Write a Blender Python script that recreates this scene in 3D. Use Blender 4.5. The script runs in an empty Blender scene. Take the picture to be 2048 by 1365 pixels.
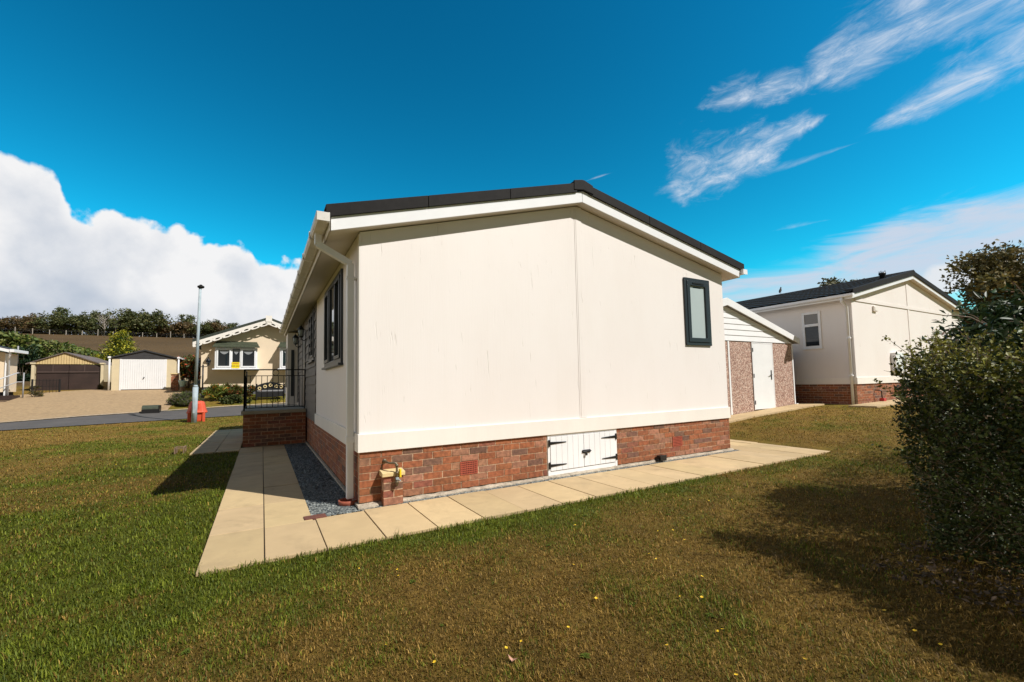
import bpy, math, random
import numpy as np
from math import sin, cos, pi, radians, sqrt
from mathutils import Vector, Matrix
random.seed(7); RS = np.random.RandomState(11)
S = bpy.context.scene
COL = S.collection

# ------------------------------------------------------------------ camera
YAW, PITCH, ROLL, FL = .522, .062, -.021, 869.03
CAM = Vector((-.875, -4.685, 1.194))
fw = Vector((sin(YAW)*cos(PITCH), cos(YAW)*cos(PITCH), sin(PITCH)))
r0 = Vector((cos(YAW), -sin(YAW), 0)); u0 = r0.cross(fw)
Rv = cos(ROLL)*r0 + sin(ROLL)*u0; Uv = -sin(ROLL)*r0 + cos(ROLL)*u0
cd = bpy.data.cameras.new('camera'); cam = bpy.data.objects.new('camera', cd); COL.objects.link(cam)
m = Matrix((Rv, Uv, -fw)).transposed().to_4x4(); m.translation = CAM
cam.matrix_world = m
cd.sensor_width = 36; cd.lens = FL/2048*36; cd.shift_y = 29.6/2048
cd.clip_start = .05; cd.clip_end = 3000
S.camera = cam

# ------------------------------------------------------------------ sun, sky, exposure
SUN_AZ = math.atan2(.573, -.82); SUN_EL = radians(46.7)
sd = bpy.data.lights.new('sun', 'SUN'); sun = bpy.data.objects.new('sun', sd); COL.objects.link(sun)
sd.energy = 5.0; sd.angle = radians(.5); sd.color = (1, .965, .91)
sdir = Vector((sin(SUN_AZ)*cos(SUN_EL), cos(SUN_AZ)*cos(SUN_EL), sin(SUN_EL)))
sun.rotation_euler = sdir.to_track_quat('Z', 'Y').to_euler(); sun.location = (10, -15, 20)
S.view_settings.view_transform = 'Standard'; S.view_settings.look = 'None'
S.view_settings.exposure = .18; S.view_settings.gamma = 1
W = bpy.data.worlds.new('World'); S.world = W; W.use_nodes = True
S.render.engine = 'CYCLES'

class NG:
    """small helper to write node maths"""
    def __init__(s, tree): s.t = tree; s.n = tree.nodes; s.l = tree.links
    def node(s, kind, **kw):
        x = s.n.new(kind)
        for k, v in kw.items(): setattr(x, k, v)
        return x
    def put(s, sock, v):
        if isinstance(v, bpy.types.NodeSocket): s.l.new(v, sock)
        elif v is not None: sock.default_value = v
    def m(s, op, a, b=None, c=None, clamp=False):
        x = s.node('ShaderNodeMath', operation=op); x.use_clamp = clamp
        s.put(x.inputs[0], a); s.put(x.inputs[1], b)
        if c is not None: s.put(x.inputs[2], c)
        return x.outputs[0]
    def smooth(s, v, a, b, o0=0., o1=1.):
        x = s.node('ShaderNodeMapRange', interpolation_type='SMOOTHSTEP')
        s.put(x.inputs['Value'], v); s.put(x.inputs['From Min'], a); s.put(x.inputs['From Max'], b)
        s.put(x.inputs['To Min'], o0); s.put(x.inputs['To Max'], o1); return x.outputs[0]
    def noise(s, vec, scale, detail=6, rough=.6, dist=0., lac=2.):
        x = s.node('ShaderNodeTexNoise'); s.put(x.inputs['Vector'], vec)
        x.inputs['Scale'].default_value = scale; x.inputs['Detail'].default_value = detail
        x.inputs['Roughness'].default_value = rough; x.inputs['Distortion'].default_value = dist
        x.inputs['Lacunarity'].default_value = lac
        return x.outputs[0], x.outputs[1]
    def mix(s, f, a, b, blend='MIX'):
        x = s.node('ShaderNodeMix', data_type='RGBA', blend_type=blend)
        s.put(x.inputs[0], f); s.put(x.inputs[6], a); s.put(x.inputs[7], b); return x.outputs[2]
    def xyz(s, x_, y_, z_=0.):
        c = s.node('ShaderNodeCombineXYZ'); s.put(c.inputs[0], x_); s.put(c.inputs[1], y_); s.put(c.inputs[2], z_)
        return c.outputs[0]

def build_world():
    g = NG(W.node_tree); bg = g.n['Background']; bg.inputs['Strength'].default_value = .085
    sky = g.node('ShaderNodeTexSky', sky_type='NISHITA'); sky.sun_disc = False
    sky.sun_elevation = SUN_EL; sky.sun_rotation = SUN_AZ
    sky.air_density = 1.1; sky.dust_density = .15; sky.ozone_density = 2.2; sky.altitude = 200
    hs = g.node('ShaderNodeHueSaturation'); g.l.new(sky.outputs[0], hs.inputs['Color'])
    hs.inputs['Hue'].default_value = .485; hs.inputs['Saturation'].default_value = 1.25; hs.inputs['Value'].default_value = 1.0
    gm = g.node('ShaderNodeGamma'); g.l.new(hs.outputs[0], gm.inputs[0]); gm.inputs[1].default_value = 1.6
    blue = g.mix(1., gm.outputs[0], (.09, .80, .625, 1), 'MULTIPLY')
    tc = g.node('ShaderNodeTexCoord'); D = tc.outputs['Generated']
    sp = g.node('ShaderNodeSeparateXYZ'); g.l.new(D, sp.inputs[0])
    x, y, z = sp.outputs
    R2D = 57.2958
    az = g.m('MULTIPLY', g.m('ARCTAN2', x, y), R2D)
    el = g.m('MULTIPLY', g.m('ARCSINE', z), R2D)
    n1, n1c = g.noise(D, 5, 9, .62)
    n2, _ = g.noise(D, 16, 8, .6)
    vo = g.node('ShaderNodeTexVoronoi', feature='SMOOTH_F1'); vo.inputs['Scale'].default_value = 13
    vo.inputs['Smoothness'].default_value = .6
    wv = g.mix(.10, D, n1c, 'ADD'); g.l.new(wv, vo.inputs['Vector']); puff = vo.outputs['Distance']
    # cumulus bank: top elevation by azimuth
    fc = g.node('ShaderNodeFloatCurve'); g.put(fc.inputs['Value'], g.m('DIVIDE', g.m('ADD', az, 60), 120, clamp=True))
    cv = fc.mapping.curves[0]
    pts = [(-60, 25), (-40, 25), (-28, 22), (-21, 21.0), (-18.7, 20.8), (-17.4, 20.3), (-16.5, 18.8), (-15.6, 16.9), (-14.2, 17.3), (-12.6, 18.4), (-10, 18.1), (-7.8, 18.0), (-5.4, 17.0), (-2.9, 17.0), (-.6, 15.7), (1.6, 15.2), (4, 14.4), (8, 11.5), (16, 6), (60, 0)]  # leftmost points raised for the added unseen bright cloud
    while len(cv.points) < len(pts): cv.points.new(.5, .5)
    for p, (a, e) in zip(cv.points, pts): p.location = ((a+60)/120, e/30)
    fc.mapping.update()
    top = g.m('MULTIPLY', fc.outputs[0], 30)
    vo2 = g.node('ShaderNodeTexVoronoi', feature='SMOOTH_F1'); vo2.inputs['Scale'].default_value = 34; vo2.inputs['Smoothness'].default_value = .5
    g.l.new(g.mix(.05, D, g.noise(D, 12, 4, .6)[1], 'ADD'), vo2.inputs['Vector']); puff2 = vo2.outputs['Distance']
    edge = g.m('ADD', g.m('SUBTRACT', top, el), g.m('ADD', g.m('MULTIPLY', g.m('SUBTRACT', n2, .5), 2.6), g.m('ADD', g.m('MULTIPLY', g.m('SUBTRACT', .32, puff), 2.3), g.m('MULTIPLY', g.m('SUBTRACT', .3, puff2), 1.7))))
    cum = g.smooth(edge, -.10, .55)
    # grey underside of the bank, low and to the left; soft modelling inside
    n3, _ = g.noise(D, 4.5, 8, .6)
    rim = g.smooth(edge, 3.2, .2, 0., .35)
    lum = g.m('ADD', g.smooth(g.m('ADD', el, g.m('MULTIPLY', az, .32)), -2., 9., .0, .62), g.m('MULTIPLY', g.m('SUBTRACT', g.smooth(n3, .30, .70), .5), .75))
    lum = g.m('ADD', lum, g.m('MULTIPLY', g.m('SUBTRACT', .36, puff), .55))
    lum = g.m('ADD', g.m('ADD', lum, g.m('MULTIPLY', g.m('SUBTRACT', .30, puff2), .25)), rim)
    lum = g.m('ADD', lum, .30, clamp=True)
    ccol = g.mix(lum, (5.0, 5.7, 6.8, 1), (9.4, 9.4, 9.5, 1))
    ccol = g.mix(g.smooth(g.m('MULTIPLY', az, -1.), 24, 40), ccol, (13.0, 12.1, 10.9, 1))  # brighter, warmer cloud added out of view at left to light the walls
    # wisps (cirrus): segments in azimuth and elevation with streaked noise
    def wisp(a0, e0, a1, e1, w0, w1, soft, seed, strength, sx=.35, thr=.45):
        L = sqrt((a1-a0)**2 + (e1-e0)**2); ca, sa = (a1-a0)/L, (e1-e0)/L
        da = g.m('SUBTRACT', az, a0); de = g.m('SUBTRACT', el, e0)
        t = g.m('ADD', g.m('MULTIPLY', da, ca), g.m('MULTIPLY', de, sa))
        s = g.m('SUBTRACT', g.m('MULTIPLY', de, ca), g.m('MULTIPLY', da, sa))
        v = g.xyz(g.m('MULTIPLY', t, sx), s, seed*7.3)
        nn, nc = g.noise(v, .62, 10, .68, .55)
        nb, _ = g.noise(v, .16, 3, .5, .4)
        tt = g.m('DIVIDE', t, L)
        wd = g.m('ADD', g.m('MULTIPLY', g.m('MULTIPLY', tt, 1., clamp=True), w1-w0), w0)
        s2 = g.m('ADD', s, g.m('MULTIPLY', g.m('SUBTRACT', nb, .5), g.m('MULTIPLY', wd, 1.8)))
        # crisp below, feathered above
        up_ = g.m('DIVIDE', g.m('MAXIMUM', s2, 0.), g.m('MULTIPLY', wd, 1.35)); dn_ = g.m('DIVIDE', g.m('MAXIMUM', g.m('MULTIPLY', s2, -1.), 0.), g.m('MULTIPLY', wd, .75))
        core = g.m('SUBTRACT', 1., g.m('ADD', up_, dn_))
        ends = g.m('MULTIPLY', g.smooth(t, -.5, 2.4), g.smooth(t, L+.8, L-2.2))
        f_ = g.m('ADD', g.m('ADD', core, g.m('MULTIPLY', g.m('SUBTRACT', nn, .5), 2.6)), g.m('MULTIPLY', g.m('SUBTRACT', ends, 1.), 1.2))
        q1 = g.m('MULTIPLY', g.smooth(f_, thr-.55, thr+1.45), g.smooth(nn, .28, .72, .35, 1.1))
        q1 = g.m('MULTIPLY', q1, g.m('MULTIPLY', g.smooth(t, -1.2, .4), g.smooth(t, L+1.2, L)))
        q1 = g.m('MULTIPLY', q1, g.smooth(g.m('ABSOLUTE', s2), wd*3.2 if not isinstance(wd, bpy.types.NodeSocket) else g.m('MULTIPLY', wd, 2.6), g.m('MULTIPLY', wd, 1.3)))
        return g.m('MULTIPLY', q1, strength*1.05, clamp=True)
    ws = [wisp(54.2, 30.5, 73, 29.3, 1.0, 1.6, 1, 1., .9, .40, .22), wisp(65, 29.9, 94, 33.0, 1.7, 5.4, 1, 3., .88, .26, .24),
          wisp(70.4, 23.8, 94, 27.2, .75, 3.8, 1, 5., .88, .30, .22), wisp(49.8, 22.6, 63.5, 24.6, 2.9, 2.0, 1, 7., .85, .5, .18),
          wisp(56, 23.9, 67.4, 26.2, 1.6, .8, 1, 9., .9, .45, .15), wisp(60, 22.3, 69.6, 23.0, .42, .10, 1, 11., .30, .25, .1),
          wisp(40.1, 24.9, 43.1, 25.4, .13, .16, 1, 13., .6, .4, .1), wisp(61.4, 16.2, 66.6, 16.3, .32, .2, 1, 15., .42, .4, .3)]
    wis = ws[0]
    for w_ in ws[1:]: wis = g.m('MAXIMUM', wis, w_)
    # soft bank low on the right
    fd = g.node('ShaderNodeFloatCurve'); g.put(fd.inputs['Value'], g.m('DIVIDE', az, 140, clamp=True))
    cv = fd.mapping.curves[0]; pts = [(0, 0), (40, 6), (50, 10.5), (57, 13), (64, 13.6), (69, 14.6), (74, 16), (81, 16.2), (100, 17), (140, 8)]
    while len(cv.points) < len(pts): cv.points.new(.5, .5)
    for p, (a, e) in zip(cv.points, pts): p.location = (a/140, e/30)
    fd.mapping.update()
    v2 = g.xyz(g.m('MULTIPLY', az, .06), g.m('MULTIPLY', el, .26), 4.)
    na, _ = g.noise(v2, 1.6, 9, .62, .8)
    ed = g.m('ADD', g.m('SUBTRACT', g.m('MULTIPLY', fd.outputs[0], 30), el), g.m('MULTIPLY', g.m('SUBTRACT', na, .5), 5.5))
    rb = g.m('MULTIPLY', g.smooth(ed, -.2, 2.4), g.smooth(na, .25, .6, .5, .95))
    rb = g.m('MULTIPLY', rb, g.m('ADD', g.smooth(el, 6, 11, .55, 1.), 0.))
    # small bright cumulus near the large tree on the right
    q = g.m('ADD', g.m('POWER', g.m('DIVIDE', g.m('SUBTRACT', az, 75.2), 2.4), 2.), g.m('POWER', g.m('DIVIDE', g.m('SUBTRACT', el, 9.0), 1.6), 2.))
    sc_ = g.smooth(g.m('ADD', q, g.m('MULTIPLY', g.m('SUBTRACT', n2, .5), 3.)), 1.1, .35, 0., .95)
    col = g.mix(rb, blue, (6.3, 7.0, 8.3, 1))
    col = g.mix(wis, col, (7.4, 8.1, 9.2, 1))
    col = g.mix(sc_, col, (8.2, 8.5, 8.9, 1))
    col = g.mix(cum, col, ccol)
    # grey cover added to unseen sky over and behind the viewer to dim fill
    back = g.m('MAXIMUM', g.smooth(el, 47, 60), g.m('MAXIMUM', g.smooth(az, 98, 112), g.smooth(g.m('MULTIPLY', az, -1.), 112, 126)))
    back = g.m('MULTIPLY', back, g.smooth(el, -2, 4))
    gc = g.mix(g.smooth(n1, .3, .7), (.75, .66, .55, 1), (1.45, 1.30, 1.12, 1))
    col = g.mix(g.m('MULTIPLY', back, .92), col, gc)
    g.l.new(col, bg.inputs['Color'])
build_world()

# ------------------------------------------------------------------ materials
MATS = {}
def mat(name, col=(.5, .5, .5), rough=.6, var=0., vscale=4., bump=0., bscale=60., bdist=.01, metal=0., attr=False, stretch=(1, 1, 1), transl=0., spec=.5, dark=None, dthr=(.55, .75), dscale=2., emis=None, alpha=None, vdetail=5):
    M = bpy.data.materials.new(name); M.use_nodes = True; g = NG(M.node_tree); b = g.n['Principled BSDF']
    b.inputs['Roughness'].default_value = rough; b.inputs['Metallic'].default_value = metal
    b.inputs['Specular IOR Level'].default_value = spec
    tc = g.node('ShaderNodeTexCoord'); mp = g.node('ShaderNodeMapping'); g.l.new(tc.outputs['Object'], mp.inputs[0]); mp.inputs['Scale'].default_value = stretch
    v = mp.outputs[0]
    c = (*col, 1)
    if attr:
        a = g.node('ShaderNodeAttribute', attribute_name='Col'); c = a.outputs['Color']
    if var:
        n, _ = g.noise(v, vscale, vdetail, .6)
        f = g.smooth(n, .3, .7, 1-var, 1+var)
        c = g.mix(1., c, g.xyz(f, f, f), 'MULTIPLY')
    if dark:
        n, _ = g.noise(v, dscale, 6, .65, .4)
        c = g.mix(g.smooth(n, dthr[0], dthr[1], 0., .85), c, (*dark, 1))
    g.put(b.inputs['Base Color'], c)
    if bump:
        n, _ = g.noise(v, bscale, 5, .6); bp = g.node('ShaderNodeBump'); bp.inputs['Strength'].default_value = bump; bp.inputs['Distance'].default_value = bdist
        g.l.new(n, bp.inputs['Height']); g.l.new(bp.outputs[0], b.inputs['Normal'])
    if transl:
        tr = g.node('ShaderNodeBsdfTranslucent'); g.put(tr.inputs[0], c)
        mx = g.node('ShaderNodeMixShader'); mx.inputs[0].default_value = transl
        g.l.new(b.outputs[0], mx.inputs[1]); g.l.new(tr.outputs[0], mx.inputs[2]); g.l.new(mx.outputs[0], g.n['Material Output'].inputs[0])
    MATS[name] = M; return M

def wall_mat():
    """painted timber-effect boarding: fine upright grain with short raised splits"""
    M = bpy.data.materials.new('cream_boarding'); M.use_nodes = True; g = NG(M.node_tree); b = g.n['Principled BSDF']
    b.inputs['Roughness'].default_value = .55
    tc = g.node('ShaderNodeTexCoord'); v = tc.outputs['Object']
    def st(sx, sz):
        mp = g.node('ShaderNodeMapping'); g.l.new(v, mp.inputs[0]); mp.inputs['Scale'].default_value = (sx, sx, sz); return mp.outputs[0]
    a, _ = g.noise(st(70, 2.0), 1, 6, .6)
    k, _ = g.noise(st(26, 3.2), 1, 3, .5, .6)
    split = g.smooth(k, .66, .74)
    tone, _ = g.noise(st(1.2, .5), 1, 5, .6)
    c = g.mix(g.smooth(tone, .35, .7), (.805, .750, .715, 1), (.78, .72, .68, 1))
    c = g.mix(g.m('MULTIPLY', split, .12), c, (.42, .37, .30, 1))
    wx, _ = g.noise(st(9, .35), 1, 5, .65, .3)
    c = g.mix(g.smooth(wx, .56, .85, 0., .14), c, (.60, .53, .43, 1))
    g.put(b.inputs['Base Color'], c)
    h = g.m('ADD', g.m('MULTIPLY', a, .35), g.m('MULTIPLY', split, -.9))
    bp = g.node('ShaderNodeBump'); bp.inputs['Strength'].default_value = .55; bp.inputs['Distance'].default_value = .006
    g.l.new(h, bp.inputs['Height']); g.l.new(bp.outputs[0], b.inputs['Normal'])
    return M
M_wall = wall_mat()
M_cream = mat('cream_trim', (.81, .76, .70), .5, .03, 3, .25, 40, .004, stretch=(1, 1, .2))
M_cream2 = mat('cream_render', (.66, .60, .50), .7, .04, 2, .3, 90, .003)
M_white = mat('white_upvc', (.80, .80, .81), .35, .025, 3)
M_soffit = mat('white_soffit', (.62, .57, .49), .5, .03, 2)
M_gutter = mat('gutter_white', (.70, .67, .62), .4, .08, 6, dark=(.40, .36, .28), dscale=5)
M_tile = mat('roof_tile_dark', (.028, .028, .031), .62, .25, 9, .5, 160, .004)
M_verge = mat('verge_dark', (.015, .0135, .0135), .75, .18, 14, .4, 220, .002, spec=.2)
M_brick = mat('brick', rough=.85, attr=True, var=.30, vscale=22, dark=(.11, .05, .03), dthr=(.56, .80), dscale=26, bump=.7, bscale=120, bdist=.004)
M_slab = mat('paving_slab', rough=.85, attr=True, var=.07, vscale=2.4, bump=.4, bscale=230, bdist=.002, dark=(.31, .225, .125), dthr=(.46, .84), dscale=2.3)
M_anth = mat('anthracite_frame', (.022, .030, .038), .35, .05, 4)
M_black = mat('black_metal', (.008, .008, .009), .4)
M_iron = mat('wrought_iron', (.010, .010, .011), .45)
M_concrete = mat('rough_concrete', (.46, .39, .30), .95, .25, 14, 1., 60, .02, dark=(.16, .14, .12), dscale=9)
M_gravelbase = mat('slate_bed', (.045, .05, .055), .9, .4, 40, 1., 90, .02)
M_chip = mat('slate_chippings', rough=.55, attr=True, var=.1, vscale=30)
M_clad = mat('grey_cladding', (.125, .112, .10), .6, .12, 5, .3, 60, .004, stretch=(1, .25, 3))
M_leaf = mat('leaf', rough=.55, attr=True, transl=.22, spec=.4)
M_gloss = mat('glossy_leaf', rough=.48, attr=True, transl=.08, spec=.30)
M_grass = mat('grass_blade', rough=.6, attr=True, transl=.25, spec=.25)
M_bark = mat('bark', (.10, .075, .05), .9, .3, 6, .8, 20, .02, stretch=(1, 1, .3))
M_twig = mat('twig', (.17, .12, .08), .8, .25, 12)
M_wood = mat('weathered_wood', (.20, .13, .08), .85, .25, 9, .5, 40, .005, stretch=(1, 1, .2))
M_grey = mat('galvanised_steel', (.34, .40, .43), .65, .12, 5, spec=.3)
M_orange = mat('orange_plastic', (.62, .085, .035), .45, .08, 5, dark=(.35, .045, .02), dscale=3)
M_yellow = mat('yellow_plastic', (.78, .58, .02), .4)
M_terra = mat('terracotta', (.33, .085, .045), .7, .12, 20, .3, 60, .003)
M_brass = mat('old_pipe_metal', (.16, .13, .085), .5, .3, 30, .5, 60, .004, metal=.5)
M_stonecap = mat('yellow_stone', (.62, .48, .24), .85, .1, 20, .5, 90, .003)
M_paleyel = mat('pale_yellow_sheet', (.62, .46, .22), .6, .08, 3)
M_brown = mat('dark_brown_door', (.040, .023, .019), .55, .25, 1.5, .3, 20, .01)
M_garwall = mat('cream_panel', (.62, .52, .34), .75, .04, 3)
M_bung = mat('cream_bungalow_wall', (.74, .60, .43), .8, .03, 2, .3, 70, .003)
M_green = mat('green_tiles', (.050, .060, .034), .7, .25, 6, .6, 40, .01)
M_asph = mat('asphalt', (.088, .080, .076), .9, .12, 1.2, .5, 200, .003, dark=(.05, .048, .05), dscale=.6)
M_drive = mat('sandy_gravel', (.37, .255, .14), .95, .16, 9., .9, 60, .02, dark=(.25, .165, .085), dthr=(.50, .85), dscale=1.3, vdetail=10)
M_sillgrey = mat('sill_grey', (.33, .33, .34), .4)
M_peb = None
def pebble_mat():
    M = bpy.data.materials.new('pebble_dash'); M.use_nodes = True; g = NG(M.node_tree); b = g.n['Principled BSDF']; b.inputs['Roughness'].default_value = .75
    tc = g.node('ShaderNodeTexCoord'); vo = g.node('ShaderNodeTexVoronoi'); vo.inputs['Scale'].default_value = 42; g.l.new(tc.outputs['Object'], vo.inputs['Vector'])
    sp = g.node('ShaderNodeSeparateColor'); g.l.new(vo.outputs['Color'], sp.inputs[0])
    cr = g.node('ShaderNodeValToRGB'); g.l.new(sp.outputs[0], cr.inputs[0])
    e = cr.color_ramp.elements; e[0].color = (.20, .10, .075, 1); e[1].color = (.70, .56, .46, 1)
    for p, c in ((.3, (.36, .20, .15, 1)), (.55, (.50, .33, .26, 1)), (.8, (.60, .44, .36, 1))):
        x = e.new(p); x.color = c
    ed = g.smooth(vo.outputs['Distance'], .45, .75)
    g.put(b.inputs['Base Color'], g.mix(g.m('MULTIPLY', ed, .6), cr.outputs[0], (.16, .10, .08, 1)))
    bp = g.node('ShaderNodeBump'); bp.inputs['Strength'].default_value = .8; bp.inputs['Distance'].default_value = .008
    g.l.new(g.m('SUBTRACT', 1., vo.outputs['Distance']), bp.inputs['Height']); g.l.new(bp.outputs[0], b.inputs['Normal'])
    return M
M_peb = pebble_mat()
def glass_mat(name, col, rough=.03, refl=.5):
    M = bpy.data.materials.new(name); M.use_nodes = True; g = NG(M.node_tree); b = g.n['Principled BSDF']
    b.inputs['Base Color'].default_value = (*col, 1); b.inputs['Roughness'].default_value = rough
    b.inputs['IOR'].default_value = 1.5; b.inputs['Specular IOR Level'].default_value = refl
    return M
M_glass = glass_mat('window_glass', (.012, .016, .020), .02, 1.)
M_frost = mat('frosted_glass', (.40, .47, .47), .45, .03, 1.2)
M_curtain = mat('net_curtain', (.25, .26, .27), .8)
def ground_mat():
    M = bpy.data.materials.new('lawn_soil'); M.use_nodes = True; g = NG(M.node_tree); b = g.n['Principled BSDF']; b.inputs['Roughness'].default_value = .95
    b.inputs['Specular IOR Level'].default_value = .1
    a = g.node('ShaderNodeAttribute', attribute_name='Col'); tc = g.node('ShaderNodeTexCoord'); v = tc.outputs['Object']
    n, _ = g.noise(v, 26, 8, .75); n2, _ = g.noise(v, 3.1, 8, .7)
    f = g.m('MULTIPLY', g.smooth(n, .25, .75, .45, 1.5), g.smooth(n2, .25, .75, .7, 1.3))
    g.put(b.inputs['Base Color'], g.mix(1., a.outputs['Color'], g.xyz(f, f, f), 'MULTIPLY'))
    bp = g.node('ShaderNodeBump'); bp.inputs['Strength'].default_value = .8; bp.inputs['Distance'].default_value = .03
    g.l.new(n, bp.inputs['Height']); g.l.new(bp.outputs[0], b.inputs['Normal'])
    return M
M_ground = ground_mat()

# ------------------------------------------------------------------ mesh helpers
def mesh_np(name, V, F, cols=None, smooth=False):
    V = np.asarray(V, np.float32); F = np.asarray(F, np.int32); k = F.shape[1]
    me = bpy.data.meshes.new(name); me.vertices.add(len(V)); me.vertices.foreach_set('co', V.ravel())
    me.loops.add(F.size); me.loops.foreach_set('vertex_index', F.ravel())
    me.polygons.add(len(F)); me.polygons.foreach_set('loop_start', np.arange(0, F.size, k, dtype=np.int32))
    if smooth: me.polygons.foreach_set('use_smooth', np.ones(len(F), bool))
    me.update(calc_edges=True)
    if cols is not None:
        a = me.color_attributes.new('Col', 'FLOAT_COLOR', 'POINT')
        c = np.ones((len(V), 4), np.float32); c[:, :3] = cols; a.data.foreach_set('color', c.ravel())
    return me

class MB:
    def __init__(s): s.v = []; s.f = []; s.c = []; s.sm = []
    def add(s, V, F, col=None, smooth=False):
        b = len(s.v); s.v += [tuple(p) for p in V]; s.f += [tuple(b+i for i in f) for f in F]
        s.c += [col or (1, 1, 1)]*len(V); s.sm += [smooth]*len(F); return s
    def box(s, x0, x1, y0, y1, z0, z1, col=None):
        if x0 > x1: x0, x1 = x1, x0
        if y0 > y1: y0, y1 = y1, y0
        if z0 > z1: z0, z1 = z1, z0
        V = [(x0, y0, z0), (x1, y0, z0), (x1, y1, z0), (x0, y1, z0), (x0, y0, z1), (x1, y0, z1), (x1, y1, z1), (x0, y1, z1)]
        return s.add(V, [(0, 3, 2, 1), (4, 5, 6, 7), (0, 1, 5, 4), (1, 2, 6, 5), (2, 3, 7, 6), (3, 0, 4, 7)], col)
    def prism(s, poly, axis, a, b, col=None):
        """extrude a 2-D polygon; axis 'y': poly=(x,z); 'x': (y,z); 'z': (x,y)"""
        n = len(poly)
        def P(p, t): return {'y': (p[0], t, p[1]), 'x': (t, p[0], p[1]), 'z': (p[0], p[1], t)}[axis]
        V = [P(p, a) for p in poly] + [P(p, b) for p in poly]
        F = [tuple(range(n))[::-1], tuple(range(n, 2*n))] + [(i, (i+1) % n, n+(i+1) % n, n+i) for i in range(n)]
        return s.add(V, F, col)
    def tube(s, pts, r, n=8, col=None, r1=None, caps=True):
        pts = [Vector(p) for p in pts]; k = len(pts); rs = [r+(r1-r)*i/(k-1) if r1 is not None else r for i in range(k)]
        V = []; prev = None
        for i, p in enumerate(pts):
            d = (pts[min(i+1, k-1)]-pts[max(i-1, 0)]).normalized()
            if prev is None:
                a = d.orthogonal().normalized()
            else:
                a = (prev - d*prev.dot(d)).normalized()
            prev = a; b = d.cross(a)
            for j in range(n):
                t = 2*pi*j/n + (pi/n if n == 4 else 0); V.append(p + rs[i]*(cos(t)*a+sin(t)*b))
        F = [(i*n+j, i*n+(j+1) % n, (i+1)*n+(j+1) % n, (i+1)*n+j) for i in range(k-1) for j in range(n)]
        if caps: F += [tuple(range(n))[::-1], tuple((k-1)*n+j for j in range(n))]
        return s.add(V, F, col, n > 5)
    def lathe(s, prof, c=(0, 0, 0), n=16, col=None, sx=1, sy=1):
        V = [(c[0]+r*cos(2*pi*j/n)*sx, c[1]+r*sin(2*pi*j/n)*sy, c[2]+z) for r, z in prof for j in range(n)]; k = len(prof)
        F = [(i*n+j, i*n+(j+1) % n, (i+1)*n+(j+1) % n, (i+1)*n+j) for i in range(k-1) for j in range(n)]
        F += [tuple(range(n))[::-1], tuple((k-1)*n+j for j in range(n))]
        return s.add(V, F, col, True)
    def ring(s, c, rx, rz, r, axis='y', n=20, m_=6):
        pts = []
        for i in range(n+1):
            t = 2*pi*i/n; a, b = rx*cos(t), rz*sin(t)
            pts.append((c[0]+a, c[1], c[2]+b) if axis == 'y' else (c[0], c[1]+a, c[2]+b))
        return s.tube(pts, r, m_, caps=False)

def link(o, parent=None):
    COL.objects.link(o)
    if parent is not None: o.parent = parent
    return o
def base_of(p):
    while p is not None and p.parent is not None: p = p.parent
    return Vector(p.location) if p is not None else Vector((0, 0, 0))
def part(name, mb, material, parent=None, bevel=0, label=None, kind=None, bseg=2):
    off = base_of(parent)
    me = bpy.data.meshes.new(name)
    me.from_pydata([(v[0]-off.x, v[1]-off.y, v[2]-off.z) for v in mb.v], [], mb.f)
    me.polygons.foreach_set('use_smooth', mb.sm)
    a = me.color_attributes.new('Col', 'FLOAT_COLOR', 'POINT')
    c = np.ones((len(mb.v), 4), np.float32); c[:, :3] = mb.c; a.data.foreach_set('color', c.ravel())
    me.materials.append(material); me.validate()
    o = link(bpy.data.objects.new(name, me), parent)
    if bevel:
        b = o.modifiers.new('bevel', 'BEVEL'); b.width = bevel; b.segments = bseg; b.limit_method = 'ANGLE'
    if label: o['label'] = label
    if kind: o['kind'] = kind
    return o
def npart(name, V, F, cols, material, parent=None, smooth=False):
    off = base_of(parent); V = np.asarray(V, np.float32) - np.array(off, np.float32)
    me = mesh_np(name, V, F, cols, smooth); me.materials.append(material)
    return link(bpy.data.objects.new(name, me), parent)
def thing(name, label, cat, loc=(0, 0, 0), group=None):
    o = bpy.data.objects.new(name, None); o.location = loc; o.empty_display_size = .2
    o['label'] = label; o['category'] = cat
    if group: o['group'] = group
    return link(o)
def tag(o, label, cat, group=None):
    o['label'] = label; o['category'] = cat
    if group: o['group'] = group
    return o
def recenter(o, loc):
    """move a one-mesh thing's origin to its base"""
    me = o.data; me.transform(Matrix.Translation(-Vector(loc))); o.location = loc; return o
def copy_tree(o, parent=None):
    c = o.copy(); COL.objects.link(c); c.parent = parent
    for ch in list(o.children): copy_tree(ch, c)
    return c

# value noise in numpy
def vnoise(x, y, seed=0):
    xi = np.floor(x).astype(np.int64); yi = np.floor(y).astype(np.int64); fx = x-xi; fy = y-yi
    fx = fx*fx*(3-2*fx); fy = fy*fy*(3-2*fy)
    def h(a, b):
        n = (a*374761393 + b*668265263 + seed*974634777) & 0xffffffff
        n = ((n ^ (n >> 13))*1274126177) & 0xffffffff
        return ((n ^ (n >> 16)) & 0xffff)/65535.
    return (h(xi, yi)*(1-fx)+h(xi+1, yi)*fx)*(1-fy)+(h(xi, yi+1)*(1-fx)+h(xi+1, yi+1)*fx)*fy
def fbm(x, y, sc, seed=0, o=4):
    r = 0; a = .5; t = 0
    for i in range(o):
        r = r+a*vnoise(x*sc*2**i+17.3*i, y*sc*2**i-9.1*i, seed+i); t += a; a *= .55
    return r/t
def sstep(x, a, b):
    t = np.clip((x-a)/(b-a), 0, 1); return t*t*(3-2*t)

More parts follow.
